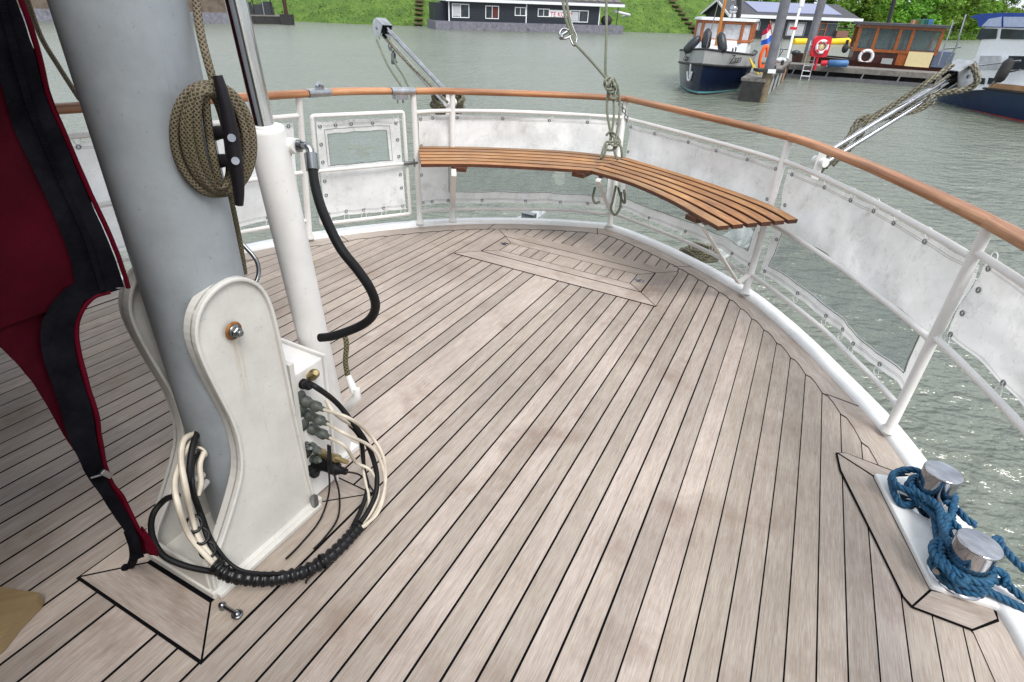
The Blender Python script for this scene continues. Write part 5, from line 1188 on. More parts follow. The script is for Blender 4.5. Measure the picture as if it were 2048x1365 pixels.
# stairs on the bank
for nm, (x0, y0), (x1, y1), lb in (('bank_steps', (836, 52), (826, 5), 'narrow rusty steps climbing the grass bank left of the for sale houseboat'), ('bank_path', (1400, 62), (1355, 3), 'dark timber steps climbing the bank beside the black houseboat')):
    d = ray(AW, x0, y0); x_ = d.x/d.y; y = 80
    for _ in range(40): y = y*.5+.5*shore_y(x_*y)
    p0 = Vector((x_*y, y, .2)); d = ray(AW, x1, y1); P = []
    for k in range(16):
        f = k/15; dd = f*16; xx = p0.x+(-1.6 if nm == 'bank_steps' else -5.2)*f; P.append(Vector((xx, shore_y(xx)+dd, dyke(xx, dd)+.32)))
    t_ = wthing(nm, lb, 'steps', p0)
    for q in P: bbuild(MB().box(q, (1.1, .7, .16)), 'tread', simple('rusty_tread', (.13, .075, .05), .8) if 'rt' not in globals() else rt, t_); rt = t_.children[0].data.materials[0]
# ---------------------------------------------------------------- black houseboat
A_, B_ = W(1455, 75.5), W(1697, 82.5); L = Loc(A_, B_-A_); Lh = (B_-A_).length
hb2 = wthing('houseboat', 'long black boarded houseboat with gabled end and solar panels', 'houseboat', A_, 'houseboats moored at the far bank')
b = MB(); L.box(b, -.8, Lh+1.2, -.6, 8.5, -.5, .45); bbuild(b, 'pontoon', M['tarblack'], hb2)
ez = L.px(1580, 34)[1]; GWd = 7.6; ap = ez+1.5
b = MB(); L.box(b, 0, L.px(1672, 60)[0], 0, GWd, .45, ez); b.prism([L.p(0, 0, ez), L.p(0, GWd/2, ap), L.p(0, GWd, ez)], L.e*.3); bbuild(b, 'wall', M['clad'], hb2)
ov = .5; re = Lh+.9
for s_ in (0, 1):
    y0_ = -ov if s_ == 0 else GWd+ov; zz = ez-ov*.39; b = MB(); b.prism([L.p(-.6, y0_, zz), L.p(re, y0_, zz), L.p(re-1.5, GWd/2, ap+.05), L.p(-.6, GWd/2, ap+.05)], (0, 0, .14)); bbuild(b, 'roof', M['roof'], hb2)
b = MB(); L.box(b, -.6, re, -ov-.06, -ov, ez-ov*.39-.1, ez-ov*.39+.28)
for s_ in (-ov, GWd+ov): b.prism([L.p(-.68, s_, ez-ov*.39-.12), L.p(-.68, GWd/2, ap-.02), L.p(-.68, GWd/2, ap+.28), L.p(-.68, s_, ez-ov*.39+.18)], L.e*.08)
bbuild(b, 'fascia', M['trim'], hb2)
b = MB(); rs = lambda a, f: L.p(a, -ov+(GWd/2+ov)*f, ez-ov*.39+.17+(ap+.05-ez+ov*.39)*f); a0, a1 = L.px(1512, 20)[0], L.px(1690, 28)[0]
b.prism([rs(a0+.6, .25), rs(a1, .25), rs(a1-.8, .92), rs(a0, .92)], (0, 0, .07)); bbuild(b, 'solar_panel', M['solar'], hb2)
for x0, y0, x1, y1, pn, fl_ in ((1462, 42, 1474, 58, 1, (.1, .9, M['curtain'])), (1505, 44, 1517, 60, 1, (.1, .9, M['curtain'])), (1543, 45, 1552, 76, 1, (.1, .9, M['curtain'])), (1577, 45, 1604, 77, 2, (.05, .95, M['curtain'])), (1654, 48, 1668, 74, 1, None)): win(L, hb2, x0, y0, x1, y1, pn, fl_, fm=M['hullgrey'], fr=.06)
a0, z1 = L.px(1626, 47); a1, z0 = L.px(1648, 73); b = MB(); L.box(b, a0, a0+.15, -.12, -.02, z0, z1); L.box(b, a1-.15, a1, -.12, -.02, z0, z1); L.box(b, a0, a1, -.12, -.02, z1, z1+.12); L.box(b, a0, a1, -.1, -.02, (z0+z1)/2, (z0+z1)/2+.1); L.box(b, (a0+a1)/2, (a0+a1)/2+.1, -.1, -.02, z0, z1); bbuild(b, 'door_frame', M['varnish'], hb2)
b = MB(); L.box(b, a0+.15, a1-.15, -.03, -.01, z0, z1); bbuild(b, 'door_glass', M['glass'], hb2)
cr_ = wthing('wooden_crate', 'small reddish timber planter at the right end of the black houseboat deck', 'planter', W(1680, 80)); a, z = L.px(1680, 70); b = MB(); L.box(b, a-.9, a+.9, -.5, .2, .45, z+.5); bbuild(b, 'box', simple('faded_red_wood', (.22, .11, .08), .8), cr_)
# inflatable
P0 = W(1586, 88); P1 = W(1698, 89); e = (P1-P0).normalized(); fl_ = wthing('inflatable_pontoon', 'long yellow and purple inflatable tube lying on the water behind the jetty', 'inflatable', P0)
for k, (f0, f1, mt) in enumerate(((0, .24, 'yellow'), (.24, .36, 'purple'), (.36, .62, 'purple'), (.62, 1, 'yellow'))):
    q0, q1 = P0.lerp(P1, f0)+Vector((0, 0, .22)), P0.lerp(P1, f1)+Vector((0, 0, .22+.05*k)); b = MB().tube([q0, q0.lerp(q1, .1), q0.lerp(q1, .9), q1], [.32, .38, .38, .32 if k < 3 else .2], 12); bbuild(b, 'tube_segment', M[mt], fl_)
# ---------------------------------------------------------------- boat hull builder
def hull(th, L, length, beam, sheer, rake, mats, draft=.5, flare=.86, full=.30, transom=.75):
    # x: 0 at the bow, length aft; station shape by z
    def half(t): 
        w_ = min(1, (t/full))**.62 if t < full else 1.0; return beam/2*w_*(1-(1-transom)*max(0, (t-.55)/.45)**2)
    def sh(t): return sheer[0]+(sheer[1]-sheer[0])*min(1, t/.45)**.8+(sheer[2]-sheer[1])*max(0, (t-.55)/.45)**1.5
    def pt(t, s_, v):    # v 0 keel .. 1 sheer
        z = -draft+(sh(t)+draft)*v; k = max(0.0, v); w_ = half(t)*(1-(1-flare)*(1-k)**1.5*(1+1.2*(1-t)))*(1 if v > .02 else .9); a = t*length+rake*(1-v)*(1-t)**3
        return L.p(a, s_*w_, z)
    def strip(v0, v1, nm, mt, out_=0.0):
        b = MB()
        for s_ in (-1, 1):
            b.grid(lambda u, v: pt(u, s_, v0+(v1-v0)*v)+L.n*s_*out_, 30, 6, None, None, True)
        b.add([pt(1, -1, v0), pt(1, 1, v0), pt(1, 1, v1), pt(1, -1, v1)], [(0, 1, 2, 3)]); bbuild(b, nm, mt, th)
    for v0, v1, nm, mt in mats: strip(v0, v1, nm, mt)
    return pt, sh, half
def tubes_along(th, f, ts, r, nm, mt): bbuild(MB().tube([f(t) for t in ts], r, 8), nm, mt, th)
# workboat with navy hull
BW = W(1393, 192); th_ = math.radians(24); L = Loc(BW, Vector((math.sin(th_), math.cos(th_), 0)))
zb = wthing('motor_boat', 'navy steel motor boat with grey bulwark and varnished wheelhouse', 'boat', BW)
pt, sh, hf = hull(zb, L, 10.5, 3.5, (1.95, 1.55, 1.45), .35, [(0, .24, 'boot_top', M['tarblack']), (.24, .27, 'waterline_stripe', M['wlteal']), (.27, .74, 'hull', M['navy']), (.74, .99, 'bulwark', M['hullgrey'])], full=.34)
ts = [i/30 for i in range(31)]
for s_ in (-1, 1):
    tubes_along(zb, lambda t: pt(t, s_, 1.0), ts, .045, 'gunwale', M['tarblack']); tubes_along(zb, lambda t: pt(t, s_, .74)+L.n*s_*.02, ts, .05, 'rubbing_strake', M['tarblack'])
bbuild(MB().grid(lambda u, v: pt(u, 1, .86)*(1-v)+pt(u, -1, .86)*v, 20, 2), 'foredeck', M['boatwhite'], zb)
# trunk cabin
b = MB(); cab_ = [(2.3, .62, 1.9), (4.6, 1.2, 2.05)]
V = [L.p(2.1, -.5, 1.4), L.p(2.1, .5, 1.4), L.p(2.3, .45, 1.95), L.p(2.3, -.45, 1.95), L.p(6.0, -1.28, 1.4), L.p(6.0, 1.28, 1.4), L.p(6.0, 1.15, 2.3), L.p(6.0, -1.15, 2.3)]
b.add(V, [(0, 1, 2, 3), (3, 2, 6, 7), (0, 3, 7, 4), (1, 5, 6, 2), (4, 7, 6, 5)]); bbuild(b, 'cabin', M['boatwhite'], zb)
for k in range(5):
    f = .42+.12*k; c = (V[0].lerp(V[4], f)+V[3].lerp(V[7], f))/2; d = (V[4]-V[0]).normalized(); nr = d.cross(Vector((0, 0, 1))).normalized(); bbuild(MB().lathe(c-nr*.0, [(.0, .03), (.10, .03), (.13, .01), (.13, -.02)], nr, 14), 'porthole', M['glass'], zb)
# wheelhouse
wh0, wh1, wz0, wz1, ww = 4.5, 6.9, 2.05, 3.0, 1.35
def ring_(a, w_, z): return [L.p(a, -w_, z), L.p(a, w_, z)]
b = MB(); L.box(b, wh0, wh1, -ww, ww, 1.5, wz0); bbuild(b, 'wheelhouse_base', M['boatwhite'], zb)
b = MB(); fw = .09
corner = [(wh0, -ww*.72), (wh0, ww*.72), (wh0+.45, ww), (wh1, ww), (wh1, -ww), (wh0+.45, -ww)]
n = 6
for i in range(n):
    p, q = corner[i], corner[(i+1) % n]; P_, Q_ = L.p(*p, 0), L.p(*q, 0); z3 = Vector((0, 0, 1)); k = max(1, round((Q_-P_).length/1.0)); ln = L.e*(.12)
    for z in (wz0+.05, wz1-.06): b.tube([P_+z3*z+ln*((z-wz0)/(wz1-wz0)), Q_+z3*z+ln*((z-wz0)/(wz1-wz0))], .095, 6)
    for j in range(k): c = P_.lerp(Q_, j/k); b.tube([c+z3*wz0, c+z3*wz1+ln], .085, 6)
bbuild(b, 'window_frame', M['varnish'], zb)
for i in range(n):
    p, q = corner[i], corner[(i+1) % n]; P_, Q_ = L.p(*p, 0), L.p(*q, 0); z3 = Vector((0, 0, 1)); k = max(1, round((Q_-P_).length/1.0))
    for j in range(k):
        c0, c1 = P_.lerp(Q_, (j+.08)/k), P_.lerp(Q_, (j+.92)/k); bbuild(MB().add([c0+z3*(wz0+.1), c1+z3*(wz0+.1), c1+z3*(wz1-.1)+L.e*.1, c0+z3*(wz1-.1)+L.e*.1], [(0, 1, 2, 3)]), 'wheelhouse_window', M['curtain'], zb)
b = MB(); b.prism([L.p(wh0-.15, -ww*.8, wz1), L.p(wh0-.15, ww*.8, wz1), L.p(wh0+.4, ww+.15, wz1), L.p(wh1+.2, ww+.15, wz1), L.p(wh1+.2, -ww-.15, wz1), L.p(wh0+.4, -ww-.15, wz1)], (0, 0, .1)); bbuild(b, 'wheelhouse_roof', M['boatwhite'], zb)
b = MB(); b.cyl(L.p(wh0+.5, -.3, wz1+.1), L.p(wh0+.5, -.3, wz1+.35), .05); b.sphere(L.p(wh0+.5, -.3, wz1+.5), .2, 14, 10); bbuild(b, 'search_light', M['chrome'], zb)
b = MB().tube([L.p(2.6, -.1, 1.9), L.p(3.0, -.1, 7)], [.085, .05], 10); bbuild(b, 'boat_mast', simple('ochre_spar', (.45, .17, .02), .4), zb)
bbuild(MB().tube([L.p(.3, 0, 2.0), L.p(2.9, 0, 6.5)], .02, 6), 'forestay', M['plank'], zb)
bbuild(MB().tube([L.p(5.4, .3, wz1), L.p(5.2, .3, 6)], .022, 6), 'aerial', M['trim'], zb)
bbuild(MB().tube([L.p(6.0, -.5, 3.2), L.p(3.4, -.15, 6.5)], .13, 8), 'furled_boom', M['tarblack'], zb)
b = MB()
for k, (a, d_, z, tl) in enumerate(((.9, .75, 2.05, -.5), (.95, .15, 2.3, .05), (.9, -.55, 2.2, .25))):
    f = wthing('fender', ['dark fender lying at the left side of the navy boat bow', 'middle dark fender standing at the navy boat bow', 'right hand dark fender leaning at the navy boat bow'][k], 'fender', L.p(a, d_, z), 'dark fenders on the bow of the navy boat')
    ax = (Vector((0, 0, 1))+L.n*tl*1.6+L.e*.3).normalized(); c = L.p(a, d_, z); bbuild(MB().tube([c+ax*h for h in (-.45, -.41, -.32, 0, .27, .39, .45)], [.06, .14, .20, .21, .19, .12, .05], 16), 'fender_body', M['hull'], f)
# anchor, names, flag, lifebuoy
dn = (pt(.12, 1, .8)-pt(.12, 1, .4)); c = pt(.05, 1, .62); b = MB(); nr = L.n*1
Lp = Loc(pt(.03, 1, .6), pt(.0, 1, .6)-pt(.10, 1, .6))
b.tube([pt(.055, 1, .74)+L.n*.08, pt(.055, 1, .50)+L.n*.08], .035, 8); b.tube(spl([pt(.035, 1, .60)+L.n*.09, pt(.045, 1, .47)+L.n*.10, pt(.055, 1, .44)+L.n*.10, pt(.07, 1, .47)+L.n*.1, pt(.08, 1, .60)+L.n*.1], 4), .045, 8); bbuild(b, 'anchor', M['trim'], zb)
def on_side(s_, t0, t1, v): a, c = pt(t0, s_, v), pt(t1, s_, v); return Loc(a, c-a)
Ls = on_side(-1, .12, .2, .82); z_ = pt(.12, -1, .82).z; tx = text('Zaan', .52, Ls, 0, -.14, z_-.06, M['tarblack'], 'name_lettering', zb, .35, .006)
Ls2 = on_side(1, .17, .06, .82); Ls2 = Loc(pt(.17, 1, .82), pt(.06, 1, .82)-pt(.17, 1, .82)); text('Zaan', .45, Ls2, 0, -.10, pt(.17, 1, .82).z-.05, M['tarblack'], 'name_lettering', zb, .35, .006)
fp = WD(1530, 135, 29.8); fg = wthing('flag', 'red white and blue striped flag on the stern of the navy boat', 'flag', fp)
q0 = WD(1544, 48, 29.6); q1 = WD(1524, 92, 29.6); ux = (q1-q0); 
pole_t, pole_b = WD(1541, 46, 29.6), WD(1552, 130, 29.6)
bbuild(MB().tube([pole_t+(pole_t-pole_b)*.05, pole_b], .025, 8), 'flag_pole', M['varnish'], fg)
for k, mt in enumerate((M['signred'], M['trim'], M['flagblue'])):
    def ff(u, v):
        s_ = (k+v)/3; tp = WD(1543+4*s_, 46+36*s_, 29.6); fe = WD(1527-4*s_, 62+30*s_, 29.8); p = tp.lerp(fe, u); return p+Vector((0, 1, 0))*.14*math.sin(u*7+s_)
    bbuild(MB().grid(ff, 14, 4), 'stripe', mt, fg)
lb_ = wthing('lifebuoy', 'orange horseshoe lifebuoy hung at the stern of the navy boat', 'lifebuoy', WD(1527, 115, 29.2)); c = WD(1527, 115, 29.2); b = MB()
b.tube(spl([c+AW[0]*.16*math.cos(a)+Vector((0, 0, 1))*.5*math.sin(a) for a in [.0+i*.55 for i in range(11)]], 3), .09, 8); bbuild(b, 'buoy', M['orange'], lb_)
# yellow mooring lines
for (p, q), lb in zip((((1499, 117), (1517, 149)), ((1500, 118), (1523, 148))), ('upper yellow mooring line from the navy boat to the pile', 'lower yellow mooring line from the navy boat to the pile')):
    a, c = WD(*p, 27.5), WD(*q, 26.2); b = MB().tube([a, a.lerp(c, .5)-Vector((0, 0, .08)), c], .035, 6); b.build('mooring_line', M['yrope'], None, None, (lb, 'mooring line'), None, False)
# ---------------------------------------------------------------- finger jetty and piles
J0, J1 = W(1524, 206), W(1590, 156); J0, J1 = Vector((10.55, 27.2, 0)), Vector((16.3, 38.6, 0)); L = Loc(J0, J1-J0); JL = (J1-J0).length; JH = .95
jt = wthing('finger_jetty', 'narrow grey plank jetty with dark diamond pattern side running back from the pile', 'jetty', J0)
b = MB(); L.box(b, 0, JL, -.08, .95, JH-.12, JH); bbuild(b, 'walkway', M['plank'], jt)
b = MB(); L.box(b, 0, JL, .0, .9, -.4, JH-.12); bbuild(b, 'float', M['tarblack'], jt)
for k in range(5):
    a = 1.2+k*2.1; b = MB(); b.prism([L.p(a, -.012, -.1), L.p(a+1.0, -.012, -.1), L.p(a+1.5, -.012, .5), L.p(a+.9, -.012, .75), L.p(a+.3, -.012, .42)], L.n*.01); bbuild(b, 'side_panel', M['hullgrey'] if k < 4 else M['tan'], jt)
for a in (1.5, 4.5, 8.5): bbuild(MB().box(L.p(a, .1, JH+.12), (.12, .12, .24)), 'cleat', M['tarblack'], jt)
def pile(x0, y0, dep_z, top, r, label):
    # foot at the waterline pixel, upright
    p = W(x0, y0); t_ = wthing('mooring_pile', label, 'pile', p, 'tall grey steel piles by the jetty')
    b = MB().cyl(p+Vector((0, 0, 1.35)), p+Vector((0, 0, top)), r, n=18); bbuild(b, 'upper_pile', M['pile'], t_); b = MB().cyl(p+Vector((0, 0, -1)), p+Vector((0, 0, 1.35)), r, n=18); bbuild(b, 'wet_foot', M['pilewet'], t_); return t_, p
p1_, pp1 = pile(1522, 204, 0, 9, .20, 'nearer tall grey pile at the end of the finger jetty'); p2_, pp2 = pile(1604, 150, 0, 9, .24, 'farther tall grey pile beside the aluminium ladder')
b = MB().box(pp1+Vector((0, -.05, 1.28)), (1.15, .62, .12)); bbuild(b, 'pile_collar', M['tarblack'], jt); bbuild(MB().box(pp1+Vector((0, -.37, 1.28)), (.34, .02, .16)), 'white_plate', M['trim'], jt)
# ---------------------------------------------------------------- long jetty
K0, K1 = Vector((15.6, 38.9, 0)), Vector((27.2, 34.6, 0)); L = Loc(K0, K1-K0); KL = (K1-K0).length
lj = wthing('long_jetty', 'long dark plank jetty on a low steel float in front of the brown boat', 'jetty', K0)
b = MB(); L.box(b, -1, KL, 0, 1.6, .62, .74); bbuild(b, 'walkway', M['plank'], lj); b = MB(); L.box(b, -1, KL, -.06, 0, .46, .72); bbuild(b, 'edge_beam', M['plank'], lj)
b = MB(); L.box(b, -1, KL, -.15, 1.7, -.4, .2); bbuild(b, 'float', M['hullgrey'] if False else simple('grey_float', (.12, .12, .13), .6, var=.3), lj)
for k in range(7): a = 1.0+k*1.9; b = MB().tube([L.p(a, -.12, .15), L.p(a+.12, -.02, .6)], .05, 6); bbuild(b, 'strut', M['pile'], lj)
b = MB(); L.box(b, -1, KL, .7, 1.5, .2, .62); bbuild(b, 'dark_underside', M['tarblack'], lj)
ld = wthing('ladder', 'aluminium ladder leaning from the water over the edge of the long jetty', 'ladder', W(1605, 158)); l0, l1, u0, u1 = WD(1600, 160, 34.0), WD(1617, 161, 34.0), WD(1622, 82, 33.6), WD(1638, 85, 33.6)
bbuild(MB().tube([l0, u0], .035, 6), 'stile', M['zinc'], ld); bbuild(MB().tube([l1, u1], .035, 6), 'stile', M['zinc'], ld)
for k in range(7): f = .1+.135*k; bbuild(MB().tube([l0.lerp(u0, f), l1.lerp(u1, f)], .026, 6), 'rung', M['zinc'], ld)
ls = wthing('lifebuoy_stand', 'white lifebuoy in a red housing on a red post at the jetty', 'lifebuoy', WD(1637, 122, 33)); c = WD(1643, 94, 33.0); nrm = -(AW[2]*Vector((1, 1, 0))).normalized(); sdv = nrm.cross(Vector((0, 0, 1)))
def rrect(c, u, v, w_, h_, r_, n=6):
    O = []
    for cx_, cy_, a0 in ((w_-r_, h_-r_, 0), (-w_+r_, h_-r_, 90), (-w_+r_, -h_+r_, 180), (w_-r_, -h_+r_, 270)):
        for k in range(n): a = math.radians(a0+90*k/(n-1)); O.append(c+u*(cx_+r_*math.cos(a))+v*(cy_+r_*math.sin(a)))
    return O
z3 = Vector((0, 0, 1)); bbuild(MB().prism(rrect(c, sdv, z3, .50, .54, .2), -nrm*.22), 'red_housing', M['red'], ls)
bbuild(MB().torus(c+nrm*.06, .30, .085, nrm, 24, 10), 'ring', M['trim'], ls)
for k in range(4):
    a = math.radians(45+90*k); d_ = sdv*math.cos(a)+z3*math.sin(a); bbuild(MB().box(c+nrm*.06+d_*.30, (.19, .19, .10), frame_mat((0, 0, 0), d_).to_3x3()), 'red_band', M['red'], ls)
bbuild(MB().lathe(c+nrm*.03, [(0, .01), (.17, .01), (.17, 0)], nrm, 16), 'back_disc', M['creamp'], ls)
bbuild(MB().tube([c-nrm*.1-z3*.5, c-nrm*.1-z3*1.25], .07, 8), 'post', M['red'], ls)
bh = wthing('boat_pole', 'white pole with a red brush standing on the jetty between the piles', 'pole', WD(1574, 118, 32)); bbuild(MB().tube([WD(1574, 118, 32), WD(1604, 0, 31.5), WD(1610, -40, 31.5)], .07, 8), 'shaft', M['trim'], bh); bbuild(MB().box(WD(1587, 57, 31.7), (.34, .14, .13)), 'brush', M['red'], bh); bbuild(MB().box(WD(1604, 5, 31.4), (.24, .12, .42)), 'tag', M['trim'], bh)
# bits standing on the jetty
ch = wthing('folding_chair', 'thin metal folding chair standing on the jetty behind the nearer pile', 'chair', WD(1572, 118, 33)); c = WD(1568, 112, 33); b = MB()
for s_ in (-.25, .25): b.tube([c+sdv*s_+z3*-.2, c+sdv*s_+z3*.35-nrm*.1, c+sdv*s_+z3*.9-nrm*.25], .022, 6); b.tube([c+sdv*s_+z3*.32+nrm*.3, c+sdv*s_-z3*.2-nrm*.2], .022, 6)
bbuild(b, 'frame', M['steel'], ch); bbuild(MB().box(c+z3*.33, (.5, .4, .03)), 'seat', M['hull'], ch)
for (x_, y_, sz, mt, nm, lb, ct) in ((1592, 106, .20, 'hull', 'dark_bag', 'dark bag lying on the jetty left of the ladder', 'bag'), (1562, 121, .22, 'trim', 'white_bag', 'small white bundle beside the folding chair on the jetty', 'bundle')):
    c = WD(x_, y_, 32.5); b = MB().sphere(c, sz, 12, 8, (1.4, .9, .7)); b.build(nm, M[mt], None, None, (lb, ct), None, False)
b = MB(); c0, c1 = WD(1655, 127, 33.6), WD(1697, 128, 33.2); b.tube([c0, c0.lerp(c1, .06), c0.lerp(c1, .94), c1], [.1, .19, .19, .1], 14); b.build('blue_fender', M['bluef'], None, None, ('long blue cylindrical fender hanging on the edge of the long jetty', 'fender'), None, False)
b = MB(); c0, c1 = WD(1642, 127, 33.6), WD(1654, 127, 33.5); b.tube([c0, c1], .15, 12); b.build('red_fender', M['red'], None, None, ('short red fender beside the long blue one', 'fender'), None, False)
# ---------------------------------------------------------------- brown boat
A_, B_ = Vector((17.6, 41.6, 0)), Vector((32.5, 36.0, 0)); L = Loc(A_, B_-A_)
bb = wthing('wheelhouse_boat', 'brown wooden boat with large varnished wheelhouse moored behind the long jetty', 'boat', A_)
BL = (B_-A_).length; Ln = Loc(L.p(0, 1.6, 0), L.e)
pt2, sh2, hf2 = hull(bb, Ln, BL, 3.2, (1.15, .82, .9), .3, [(0, .99, 'hull', M['mahog'])], full=.25)
bbuild(MB().grid(lambda u, v: pt2(u, 1, .93)*(1-v)+pt2(u, -1, .93)*v, 16, 2), 'deck', M['plank'], bb)
La = Loc(L.p(0, .7, 0), L.e)
def LaX(x, y): return La.px(x, y)
c0 = LaX(1703, 118)[0]; c1 = LaX(1862, 130)[0]; zl = 1.35; zs = LaX(1780, 104)[1]; ztp = LaX(1780, 52)[1]
b = MB(); La.box(b, c0, c1, 0, 2.2, .6, zs); bbuild(b, 'cabin_side', M['mahog'], bb)
b = MB(); xs_ = [c0, LaX(1750, 80)[0], LaX(1796, 80)[0], LaX(1822, 80)[0], c1]
for a in xs_: 
    La.box(b, a-.09, a+.09, -.05, .05, zs, ztp); La.box(b, a-.09, a+.09, 2.15, 2.25, zs, ztp)
for d_ in (0, 2.2): La.box(b, c0-.09, c1+.09, d_-.06, d_+.06, zs-.06, zs+.1); La.box(b, c0-.09, c1+.09, d_-.06, d_+.06, ztp-.16, ztp)
for a in (c0, c1): La.box(b, a-.05, a+.05, .05, 2.15, zs, zs+.1); La.box(b, a-.05, a+.05, .05, 2.15, ztp-.16, ztp)
bbuild(b, 'window_frame', M['varnish'], bb)
M['clearg'] = film_mat('cabin_glass', .45, (.10, .13, .14))
for a, c in zip(xs_, xs_[1:]):
    for d_ in (.0, 2.2): b = MB(); La.box(b, a+.09, c-.09, d_-.012, d_+.012, zs+.1, ztp-.16); bbuild(b, 'cabin_window', M['clearg'], bb)
b = MB(); La.box(b, LaX(1792, 120)[0], LaX(1822, 120)[0], -.03, -.005, .8, zs); bbuild(b, 'door', M['varnish'], bb)
b = MB(); La.box(b, LaX(1812, 120)[0], LaX(1862, 120)[0], -.10, -.035, LaX(1830, 134)[1], LaX(1830, 104)[1]); bbuild(b, 'cream_panel', M['creamp'], bb)
b = MB(); La.box(b, c0-.25, c1+.35, -.25, 2.45, ztp, ztp+.14); bbuild(b, 'cabin_roof', M['roof'], bb)
b = MB(); L.box(b, 3, 9, 1.0, 2.0, 0, 0); 
for (x_, w_, h_, mt) in ((1872, .35, .28, M['bluef']), (1852, .5, .25, simple('green_box', (.03, .16, .07), .6)), (1840, .3, .22, M['tan'])):
    a, z = LaX(x_ if x_ < 1870 else 1864, 50); b = MB(); La.box(b, a-w_, a+w_*.4, .6, 1.4, ztp+.14, ztp+.14+h_); b.build('roof_locker', mt, bb, ship=False)
b = MB().tube([LaX and La.p(LaX(1782, 50)[0], 1.2, ztp), La.p(LaX(1787, 20)[0], 1.2, ztp+2.2)], .12, 10); bbuild(b, 'exhaust_stack', M['tarblack'], bb); bbuild(MB().tube([La.p(LaX(1787, 20)[0], 1.2, ztp+2.2), La.p(LaX(1788, 8)[0], 1.2, ztp+2.9)], .14, 10), 'stack_cap', M['trim'], bb)
b = MB(); La.box(b, LaX(1866, 100)[0], LaX(1915, 100)[0], .2, 2.0, .8, LaX(1880, 104)[1]); bbuild(b, 'aft_locker', simple('blue_grey_cover', (.10, .13, .20), .6), bb)
lr = wthing('lifebuoy', 'white lifebuoy with red bands hung on the brown cabin side', 'lifebuoy', WD(1732, 115, 36)); a, z = LaX(1731.5, 114); nrm2 = -La.n; c = La.p(a, -.10, z); bbuild(MB().torus(c, .36, .095, nrm2, 26, 10), 'ring', M['boatwhite'], lr)
for k in range(4):
    an = math.radians(45+90*k); d_ = La.e*math.cos(an)+z3*math.sin(an); bbuild(MB().torus(c+d_*.36, .098, .014, d_.cross(nrm2), 12, 6), 'red_band', M['red'], lr)
a, z = LaX(1770, 125); b = MB(); La.box(b, a-.3, a+.3, -.5, -.46, z-.3, z+.25); b.build('grey_board', M['hullgrey'], None, None, ('small grey board leaning on the brown boat beside its door', 'board'), None, False)
a, z = LaX(1691, 98); b = MB(); b.sphere(La.p(a, .2, z), .22, 12, 8, (.9, .9, 1.2)); b.cyl(La.p(a, .2, z+.2), La.p(a, .2, z+.5), .09, n=8); b.build('deck_lamp', M['tarblack'], None, None, ('dark rounded fitting with white top on the bow of the brown boat', 'boat fitting'), None, False)
# ---------------------------------------------------------------- white yacht
Y0 = W(1872, 204); th_ = math.radians(118); L = Loc(Vector((20.5, 30.9, 0)), Vector((.27, -.96, 0)))
yt = wthing('motor_yacht', 'white motor yacht with dark blue hull and blue canopy moored at the right edge', 'yacht', Y0)
pt3, sh3, hf3 = hull(yt, L, 15, 4.4, (.95, 1.35, 1.6), .5, [(0, .31, 'boot_top', M['antif']), (.31, .84, 'hull', M['blue']), (.84, 1.0, 'tan_rubbing_strake', M['tan'])], draft=.5, full=.42)
bbuild(MB().grid(lambda u, v: pt3(u, 1, .99)*(1-v)+pt3(u, -1, .99)*v, 20, 2), 'deck', M['boatwhite'], yt)
for s_ in (-1, 1): tubes_along(yt, lambda t: pt3(t, s_, .86)+L.n*s_*.03, ts, .05, 'rubbing_line', M['tarblack'])
dp = 26.5
Yf = Loc(L.p(0, -1.6, 0), L.e)
def yq(x, y, dd=0.0): a, z = Yf.px(x, y); return Yf.p(a, dd, z)
def face(pts, nm, mt, th=.06, dd=0.0): return bbuild(MB().prism([yq(x, y, dd) for x, y in pts], Yf.n*th), nm, mt, yt)
# lower cabin, raised saloon, windscreen and canopy as solid volumes
face([(1915, 182), (1935, 128), (1955, 113), (2170, 121), (2170, 172)], 'lower_cabin', M['boatwhite'], 2.6)
face([(1946, 114), (1958, 80), (1975, 76), (2180, 84), (2180, 124)], 'upper_cabin', M['boatwhite'], 2.4, .15)
face([(1955, 79), (1961, 57), (1968, 53), (2180, 60), (2180, 88)], 'screen_base', M['boatwhite'], 2.3, .17)
face([(1948, 79), (1958, 57), (1990, 58), (1987, 78)], 'windscreen', M['glass'], .05, .10); face([(1996, 78), (1999, 58), (2044, 60), (2043, 79)], 'windscreen', M['glass'], .05, .10)
face([(1934, 34), (1955, 28), (2000, 25.5), (2180, 30), (2180, 60), (1952, 54), (1950, 40)], 'canopy', M['bluev'], 2.3, .14)
face([(1960, 53), (1975, 38), (1999, 34), (1999, 54)], 'canopy_window', simple('blue_clear_panel', (.42, .48, .66), .2), .04, .08); face([(2004, 54), (2004, 34), (2060, 34), (2058, 55)], 'canopy_window', bpy.data.materials['blue_clear_panel'], .04, .08)
face([(1958, 138), (1962, 112), (2004, 112), (2000, 139)], 'cabin_window', M['curtain'], .04, -.05); face([(2016, 140), (2019, 112), (2060, 113), (2060, 140)], 'cabin_window', M['glass'], .04, -.05)
for x_ in (1958, 1976): face([(x_, 168), (x_+3, 156), (x_+(19 if x_ > 1960 else 13), 157), (x_+(16 if x_ > 1960 else 11), 169)], 'hull_window', M['glass'], .04, -.05)
b = MB()
for pts_ in ([(1893, 132), (1925, 42)], [(1904, 99), (1940, 95)], [(1905, 132), (1930, 95), (1950, 30)], [(1965, 133), (2060, 122)], [(2000, 172), (2022, 148), (2060, 140)]): b.tube([yq(x, y, -.5) for x, y in pts_], .035, 8)
bbuild(b, 'pulpit_rail', M['chrome'], yt)
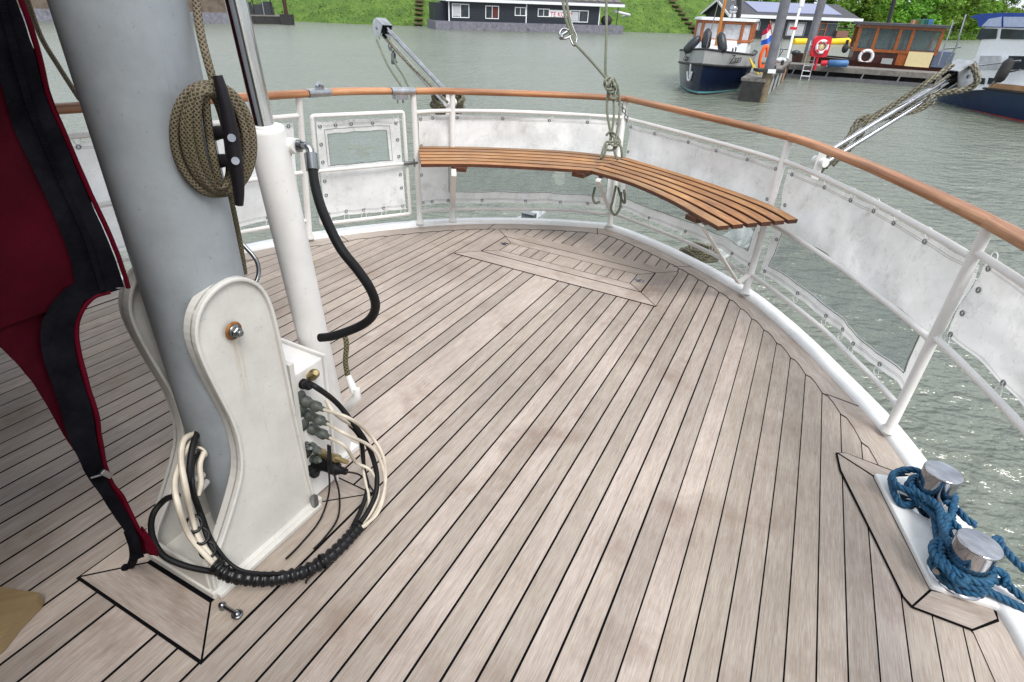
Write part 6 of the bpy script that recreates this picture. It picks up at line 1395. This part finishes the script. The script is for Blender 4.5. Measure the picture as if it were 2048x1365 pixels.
c = yq(2037, 140, -.8); yfn = wthing('fender', 'black fender tied to the guard rail of the white yacht', 'fender', c); bbuild(MB().tube([yq(2022, 166, -.7), yq(2024, 160, -.7), yq(2030, 150, -.7), yq(2044, 126, -.7), yq(2048, 118, -.7)], [.08, .19, .21, .2, .08], 14), 'fender_body', M['tarblack'], yfn)
# ---------------------------------------------------------------- left background: barge, platform, pole, small boat
A_, B_ = W(380, 47), W(492, 48.5); L = Loc(A_, B_-A_)
bg_ = wthing('barge', 'old barge with rusty brown wall moored at the far left bank', 'barge', A_)
b = MB(); L.box(b, -24, (B_-A_).length, 0, 7, -.4, 1.1); bbuild(b, 'hull', M['concrete'], bg_); b = MB(); L.box(b, -24, (B_-A_).length-.6, .6, 6, 1.1, 4.4); bbuild(b, 'shed_wall', simple('brown_shed', (.13, .10, .075), .85, var=.35, scale=1.5), bg_)
A_, B_ = W(492, 48), W(566, 49); L = Loc(A_, B_-A_); Lq = (B_-A_).length
pf = wthing('work_pontoon', 'dark work pontoon with poles and gear left of the grass bank', 'pontoon', A_); b = MB(); L.box(b, 0, Lq, 0, 4, -.3, .8); bbuild(b, 'float', M['tarblack'], pf); b = MB(); L.box(b, 0, Lq, -.05, 4, .8, .92); bbuild(b, 'deck', M['plank'], pf)
for x_ in (497, 512, 531, 548): a = L.px(x_, 30)[0]; bbuild(MB().tube([L.p(a, 1, .9), L.p(a-.1, 1, 6)], .07, 6), 'upright', M['tarblack'] if x_ != 531 else M['zinc'], pf)
for x_, y_, s_ in ((500, 27, 1.3), (521, 25, 1.1), (541, 30, 1.4)): a, z = L.px(x_, 32); b = MB().box(L.p(a, 1.5, .92+s_*.5), (s_, .9, s_), L.R, .8); bbuild(b, 'machine', M['hull'], pf)
a, z = L.px(490.5, 22); b = MB(); L.box(b, a-.3, a+.4, -.2, -.1, z-.7, z+.7); b.build('orange_sign', M['orange'], None, None, ('small orange panel at the left end of the dark work pontoon', 'panel'), None, False)
p = W(576, 50); mp_ = wthing('mooring_pole', 'brown timber pole standing in a square dark collar off the left bank', 'pole', p); bbuild(MB().cyl(p+Vector((0, 0, .2)), p+Vector((-.1, 0, 7)), .22, n=12), 'timber_pole', M['mahog'], mp_); bbuild(MB().box(p+Vector((0, 0, .45)), (1.3, 1.0, 1.3)), 'collar', M['tarblack'], mp_)
A_, B_ = W(-60, 34), W(98, 33); L = Loc(A_, B_-A_); sb = wthing('small_barge', 'low rusty work boat with white cabin at the top left', 'boat', A_)
b = MB(); L.box(b, 0, (B_-A_).length, 0, 3.5, -.3, 1.0); bbuild(b, 'hull', M['tarblack'], sb); a, z = L.px(22, 10); b = MB(); L.box(b, a-4, a+1.2, .5, 3, 1.0, 3.2); bbuild(b, 'cabin', M['trim'], sb); b = MB(); L.box(b, a-3, a+.8, .42, .5, 2.0, 2.8); bbuild(b, 'cabin_window', M['flagblue'], sb)
for x_, z_ in ((60, 1.8), (82, 2.2), (75, 1.5)): a = L.px(x_, 20)[0]; b = MB(); L.box(b, a-.5, a+.5, .6, 1.8, 1.0, 1.0+z_); b.build('deck_gear', M['mahog'], sb, ship=False)
# ------------------------------------------------------------------ set the ship into the harbour
for o, ship in TOP:
    if ship: o.matrix_world = SHIP @ Matrix.Translation(o.location)
for s_, _ in kinds: pass
